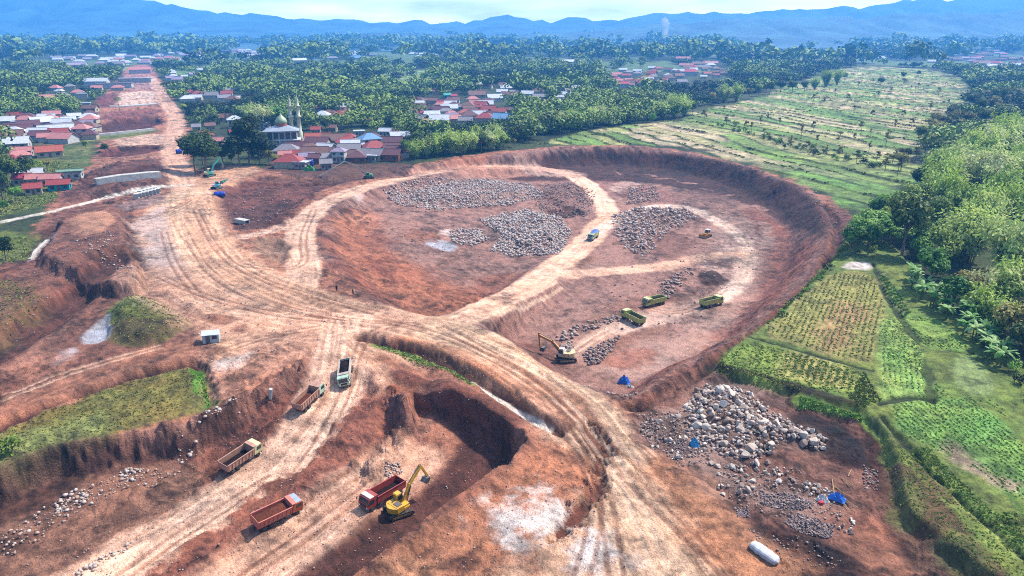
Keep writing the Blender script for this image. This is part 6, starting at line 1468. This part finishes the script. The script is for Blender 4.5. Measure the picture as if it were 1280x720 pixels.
    t = NT('grass_blade'); at = t.node('ShaderNodeAttribute', attribute_name='tint'); n1 = t.noise(.25, 3, .6, world_pos(t))
    rp = t.node('ShaderNodeValToRGB'); e = rp.color_ramp.elements; e[0].position = .1; e[0].color = (*C(122,116,58), 1); e[1].position = .9; e[1].color = (*C(152,204,90), 1); m = rp.color_ramp.elements.new(.5); m.color = (*C(176,186,90), 1)
    t.link(t.mathn('ADD', at.outputs['Fac'], t.mathn('MULTIPLY', t.mathn('SUBTRACT', n1.outputs[0], .5), .7)), rp.inputs[0]); t.link(rp.outputs[0], t.b.inputs['Base Color']); t.b.inputs['Roughness'].default_value = .7; t.b.inputs['Specular IOR Level'].default_value = .15
    me = make_mesh('crop_and_grass', Q.reshape(-1, 3), np.arange(len(Q)*4).reshape(-1, 4), t.m); set_attr(me, 'tint', T, 'FLOAT')
    tag(link('crop_and_grass', me), 'crop rows and rough grass on field and banks', 'grass', kind='stuff'); print('tufts', len(Q))
tufts()
# ------------------------------------------------------------------ concrete, sheds, tarpaulins, people
CONC = paint('concrete', C(226,222,212), .85, C(170,150,132), .6, .7, spec=.2)
def settle(o, px, py, rz, dz=0.0):
    x, y, z = on_ground(px, py); o.location = (x, y, z+dz); o.rotation_euler = (0, 0, rz); return o
def bearing(a, b):
    (x0, y0, _), (x1, y1, _) = on_ground(*a), on_ground(*b); return math.atan2(y1-y0, x1-x0), math.hypot(x1-x0, y1-y0)
# white site cabin
o = empty('site_cabin'); b = MB(); b.box((0, 0, 1.0), (3.4, 2.6, 2.0)); b.build('wall', paint('cabin_white', C(222,228,226), .6, C(170,160,150), .5, 1), o)
b = MB()
for s in (-1, 1):
    A = [(-1.9, s*1.5, 1.95), (1.9, s*1.5, 1.95), (1.9, 0, 2.6), (-1.9, 0, 2.6)]; b.poly(A if s < 0 else A[::-1]); b.poly([(p[0], p[1], p[2]-.08) for p in (A[::-1] if s < 0 else A)])
b.build('roof', paint('cabin_roof', C(238,244,242), .5, C(190,186,180), .4, 1), o)
b = MB(); b.box((-.6, -1.32, .95), (.9, .08, 1.8)); b.build('door', STEEL, o); b = MB(); b.box((.8, -1.32, 1.3), (1.0, .08, .7)); b.build('window', GLASS, o)
tag(settle(o, 265, 426, .25), 'small white cabin with a pitched roof alone on the dirt beside the grass strip', 'cabin')
# hollow box culvert unit at the lower right
def culvert(L, w, h, name='culvert_unit'):
    b = MB(); t = .18
    b.box((0, 0, t/2), (L, w, t)); b.box((0, 0, h-t/2), (L, w, t)); b.box((0, w/2-t/2, h/2), (L, t, h-2*t)); b.box((0, -w/2+t/2, h/2), (L, t, h-2*t)); return b.mesh(name, CONC)
a, L = bearing((943,685), (966,702)); o = link('concrete_beam', None) if False else None
b = MB(); L = 4.6; rings = []
for i in range(15):
    t_ = i/14*2-1; k_ = (1-abs(t_)**5)**.5*.92+.08; rings.append([b.bm.verts.new((t_*L/2, .82*k_*math.copysign(abs(math.cos(a_))**.7, math.cos(a_))*(1+.05*math.sin(i*1.7)), max(-.2, .5+.55*k_*math.copysign(abs(math.sin(a_))**.7, math.sin(a_))+.05*math.sin(i*2.3)))) for a_ in [2*math.pi*j/14 for j in range(14)]])
for r_, q_ in zip(rings[:-1], rings[1:]):
    for j in range(14): b.bm.faces.new((r_[j], r_[(j+1) % 14], q_[(j+1) % 14], q_[j]))
b.bm.faces.new(rings[0]); b.bm.faces.new(rings[-1][::-1]); bo = b.build('wrapped_bundle', paint('sheet_white', C(226,226,226), .7, C(170,160,150), .5, .8))
tag(settle(bo, 955, 694, a, -.1), 'long pale rounded bundle lying on orange dirt at the lower right', 'bundle')
b = MB(); b.tube((0, 0, 0), (0, 0, 2.3), .33, seg=14); bo = b.build('concrete_post', CONC); x, y, z = on_ground(337, 493); bo.location = (x, y, z-.1); bo.rotation_euler = (.12, .2, 0)
tag(bo, 'white concrete post standing on the edge of the ramp cutting', 'post')
bo = link('culvert_unit', culvert(5.6, 2.2, 1.5)); a, _ = bearing((294,276), (312,279)); tag(settle(bo, 303, 279, a), 'pale concrete culvert unit left on the red slope below the teal machines', 'culvert')
blk = culvert(1.9, 2.6, 2.0)
for i in range(7):
    px, py = 171+i*4.4, 248-i*1.1; bo = link('culvert_unit', blk); tag(settle(bo, px, py, .25), 'white concrete culvert unit in the short row on the left track', 'culvert', 'culvert units in a row')
for i in range(5):
    px, py = 176+i*4.4, 244-i*1.1; bo = link('culvert_unit', blk); tag(settle(bo, px, py, .25), 'white concrete culvert unit in the short row on the left track', 'culvert', 'culvert units in a row')
def strip(name, pts, w, h, label, cat, mat=None, zoff=0.0):
    P = smooth_line([on_ground(*p)[:2] for p in pts], 2); n = len(P); b = MB(); rings = []
    for i in range(n):
        d = P[min(i+1, n-1)]-P[max(i-1, 0)]; d = d/np.linalg.norm(d); s = np.array([-d[1], d[0]])*w/2; z = float(ground_z(*P[i])[0])+zoff
        rings.append([b.bm.verts.new((*(P[i]+s), z-.3)), b.bm.verts.new((*(P[i]+s), z+h)), b.bm.verts.new((*(P[i]-s), z+h)), b.bm.verts.new((*(P[i]-s), z-.3))])
    for r, q in zip(rings[:-1], rings[1:]):
        for k in range(4): b.bm.faces.new((r[k], r[(k+1) % 4], q[(k+1) % 4], q[k]))
    b.bm.faces.new(rings[0]); b.bm.faces.new(rings[-1][::-1]); return tag(b.build(name, mat or CONC), label, cat)
strip('concrete_drain', [(120,231),(201,222)], 3.6, 2.6, 'long white concrete culvert crossing the red corridor', 'culvert')
strip('concrete_drain', [(37,325),(47,312),(59,301)], .9, .4, 'thin concrete channel on the slope at the left', 'drain')
strip('concrete_slab', [(137,134),(160,133),(197,130)], 7, .8, 'pale concrete slab across the far corridor', 'slab')
strip('retaining_wall', [(118,171),(150,168),(192,163)], 2.0, 1.6, 'low white wall across the corridor above green weeds', 'wall')
# tarpaulins
def tarp(px, py, w, d, h, rz, col, label, name='tarpaulin'):
    b = MB(); n = 8; V = [[b.bm.verts.new((w*(i/n-.5), d*(j/n-.5), h*math.sin(math.pi*i/n)**.8*math.sin(math.pi*j/n)**.5*(1+.35*math.sin(i*2.2+j*1.3))+.05*random.random())) for j in range(n+1)] for i in range(n+1)]
    for i in range(n):
        for j in range(n): b.bm.faces.new((V[i][j], V[i+1][j], V[i+1][j+1], V[i][j+1]))
    return tag(settle(b.build(name, col), px, py, rz, .05), label, 'tarpaulin')
BLUE = paint('tarp_blue', C(30,120,226)*1.1, .5, C(40,90,180), .4, 1); SKYB = paint('tarp_skyblue', C(40,160,216)*1.1, .5, C(60,120,170), .4, 1)
tarp(1046, 624, 2.4, 1.5, .9, -.6, BLUE, 'blue tarpaulin over a heap beside poles in the stone yard')
tarp(868, 557, 1.3, 1.7, 1.1, .2, SKYB, 'sky blue tarpaulin bundle among stones near the pit corner')
tarp(780, 478, 2.6, 2.0, 1.4, -.4, BLUE, 'blue tarpaulin shelter at the lowest corner of the pit')
tarp(1028, 626, 1.8, 1.5, .8, .3, paint('tarp_white', C(230,222,216), .7), 'white sheet with a red bundle next to the blue tarpaulin')
tarp(788, 484, 1.8, .9, .4, -.7, paint('tarp_white', C(230,222,216), .7), 'white sheet in front of the blue shelter in the pit corner')
b = MB(); bmesh.ops.create_icosphere(b.bm, subdivisions=2, radius=.45); bo = b.build('bundle', paint('red_cloth', C(220,40,70), .7)); bo.scale = (1.2, .8, .7); tag(settle(bo, 1026, 630, .3, .25), 'small red bundle on the white sheet', 'bundle')
tarp(387, 213, 7, 4, 2.2, .1, paint('tarp_green', C(50,140,60), .7), 'green net heap on the cutting below the grey shed')
for k, (p, q) in enumerate([((1041,608),(1058,620)), ((1052,598),(1066,612)), ((1060,596),(1064,588)), ((1045,618),(1072,640)), ((1052,627),(1062,640)), ((1040,600),(1042,622))]):
    a0 = Vector(on_ground(*p)); a1 = Vector(on_ground(*q)); b = MB(); b.tube(a0+Vector((0, 0, .15)), a1+Vector((0, 0, .2+.5*(k % 2))), .07, .05, 6)
    tag(b.build('pole', paint('bamboo_pole', C(206,170,110), .7)), 'bamboo pole lying on the brown ground by the blue tarpaulin', 'pole', 'bamboo poles by the tarpaulin')
# blue barrels
def barrel(px, py, r, L, lying, label):
    b = MB(); prof = [(r*.3, 0), (r*.92, 0), (r, L*.05), (r*.97, L*.3), (r*1.02, L*.33), (r*.97, L*.36), (r*.97, L*.64), (r*1.02, L*.67), (r*.97, L*.7), (r, L*.95), (r*.92, L), (r*.3, L)]
    o = link('water_tank', None); b.lathe(prof, seg=16); me = b.mesh('tank', paint('tank_blue', C(34,70,200), .4, C(40,60,150), .4, 1))
    if lying: me.transform(Matrix.Translation((0, 0, r)) @ Matrix.Rotation(math.pi/2, 4, 'Y') @ Matrix.Translation((0, 0, -L/2)))
    link('tank', me, o); b = MB(); b.lathe([(.02, 0), (r*.3, 0), (r*.28, .12), (.02, .14)], seg=10); m2 = b.mesh('lid', STEEL)
    m2.transform(Matrix.Translation((L/2, 0, r)) @ Matrix.Rotation(math.pi/2, 4, 'Y') if lying else Matrix.Translation((0, 0, L))); link('lid', m2, o)
    return tag(settle(o, px, py, .3), label, 'tank')
barrel(275, 246, 1.1, 4.2, True, 'blue tank lying on the dirt below the teal machines')
barrel(389, 208, 1.3, 3.4, False, 'blue upright water tank in front of the village sheds')
barrel(224, 192, 1.2, 3.0, True, 'blue tank beside the haul road at the corridor')
# the two people on the main road
def person(px, py, rz, top, legs, label):
    x, y, z = on_ground(px, py); me = bpy.data.meshes.new('person'); 
    J = [(0,0,.95),(0,0,1.15),(0,0,1.38),(0,.01,1.52),(0,.02,1.64),(.10,0,.90),(.12,.05,.5),(.12,-.02,.08),(.12,.12,.04),(-.10,0,.90),(-.13,-.1,.5),(-.13,-.22,.08),(-.13,-.08,.04),(.2,0,1.40),(.27,-.04,1.14),(.26,.1,.92),(-.2,0,1.40),(-.27,.02,1.14),(-.25,.14,.93)]
    E = [(0,1),(1,2),(2,3),(3,4),(0,5),(5,6),(6,7),(7,8),(0,9),(9,10),(10,11),(11,12),(2,13),(13,14),(14,15),(2,16),(16,17),(17,18)]
    rad = [.15,.145,.16,.065,.10,.10,.075,.05,.045,.10,.075,.05,.045,.07,.05,.04,.07,.05,.04]
    me.from_pydata(J, E, []); o = link('person', me); m = o.modifiers.new('skin', 'SKIN')
    for i, r in enumerate(rad): me.skin_vertices[0].data[i].radius = (r, r*.85)
    me.skin_vertices[0].data[0].use_root = True; o.modifiers.new('sub', 'SUBSURF').levels = 1
    me.materials.append(paint('skin', C(140,90,64), .6)); o.location = (x, y, z); o.rotation_euler = (0, 0, rz)
    b = MB(); b.lathe([(.14, .98), (.185, 1.0), (.18, 1.2), (.2, 1.4), (.1, 1.5), (.075, 1.5)], seg=10); b.tube((.2, 0, 1.42), (.27, -.03, 1.15), .085, .07, 8); b.tube((-.2, 0, 1.42), (-.27, .02, 1.15), .085, .07, 8); b.build('shirt', top, o)
    b = MB(); b.tube((.10, 0, 1.0), (.12, .05, .5), .12, .09, 8); b.tube((.12, .05, .5), (.12, -.02, .1), .09, .075, 8); b.tube((-.10, 0, 1.0), (-.13, -.1, .5), .12, .09, 8); b.tube((-.13, -.1, .5), (-.13, -.22, .1), .09, .075, 8); b.lathe([(.15, .88), (.18, .95), (.17, 1.02), (.1, 1.03)], seg=10); b.build('trousers', legs, o)
    b = MB(); b.lathe([(.115, 1.68), (.125, 1.72), (.11, 1.79), (.06, 1.83), (.01, 1.84)], (0, .02, 0), 10); b.build('hat', legs, o)
    tag(o, label, 'person')
dk = paint('cloth_dark', C(40,36,40), .9); dk2 = paint('cloth_brown', C(86,50,40), .9)
person(421, 364, .5, dk, dk, 'person in dark clothes and cap walking on the main dirt road, left of two')
person(441.5, 369, 2.2, dk2, dk, 'person in a brown shirt walking on the main dirt road, right of two')
# smoke rising from the far plain
m = bpy.data.materials.new('smoke'); m.use_nodes = True; t = m.node_tree; t.nodes.remove(t.nodes['Principled BSDF']); v = t.nodes.new('ShaderNodeVolumePrincipled'); v.inputs['Color'].default_value = (.95, .95, .97, 1); v.inputs['Density'].default_value = .03; t.links.new(v.outputs[0], t.nodes['Material Output'].inputs['Volume'])
x, y, z = on_ground(832, 57); b = MB(); b.lathe([(2, 0), (7, 10), (9, 25), (13, 45), (11, 60), (17, 80), (12, 95), (3, 104)], seg=12); so2 = b.build('smoke', m)
for vv in so2.data.vertices: vv.co.x -= vv.co.z*.12+4*math.sin(vv.co.z/16); vv.co.y += 3*math.cos(vv.co.z/12)
so2.location = (x, y, z); tag(so2, 'thin white smoke rising from the far woods', 'smoke', kind='stuff')
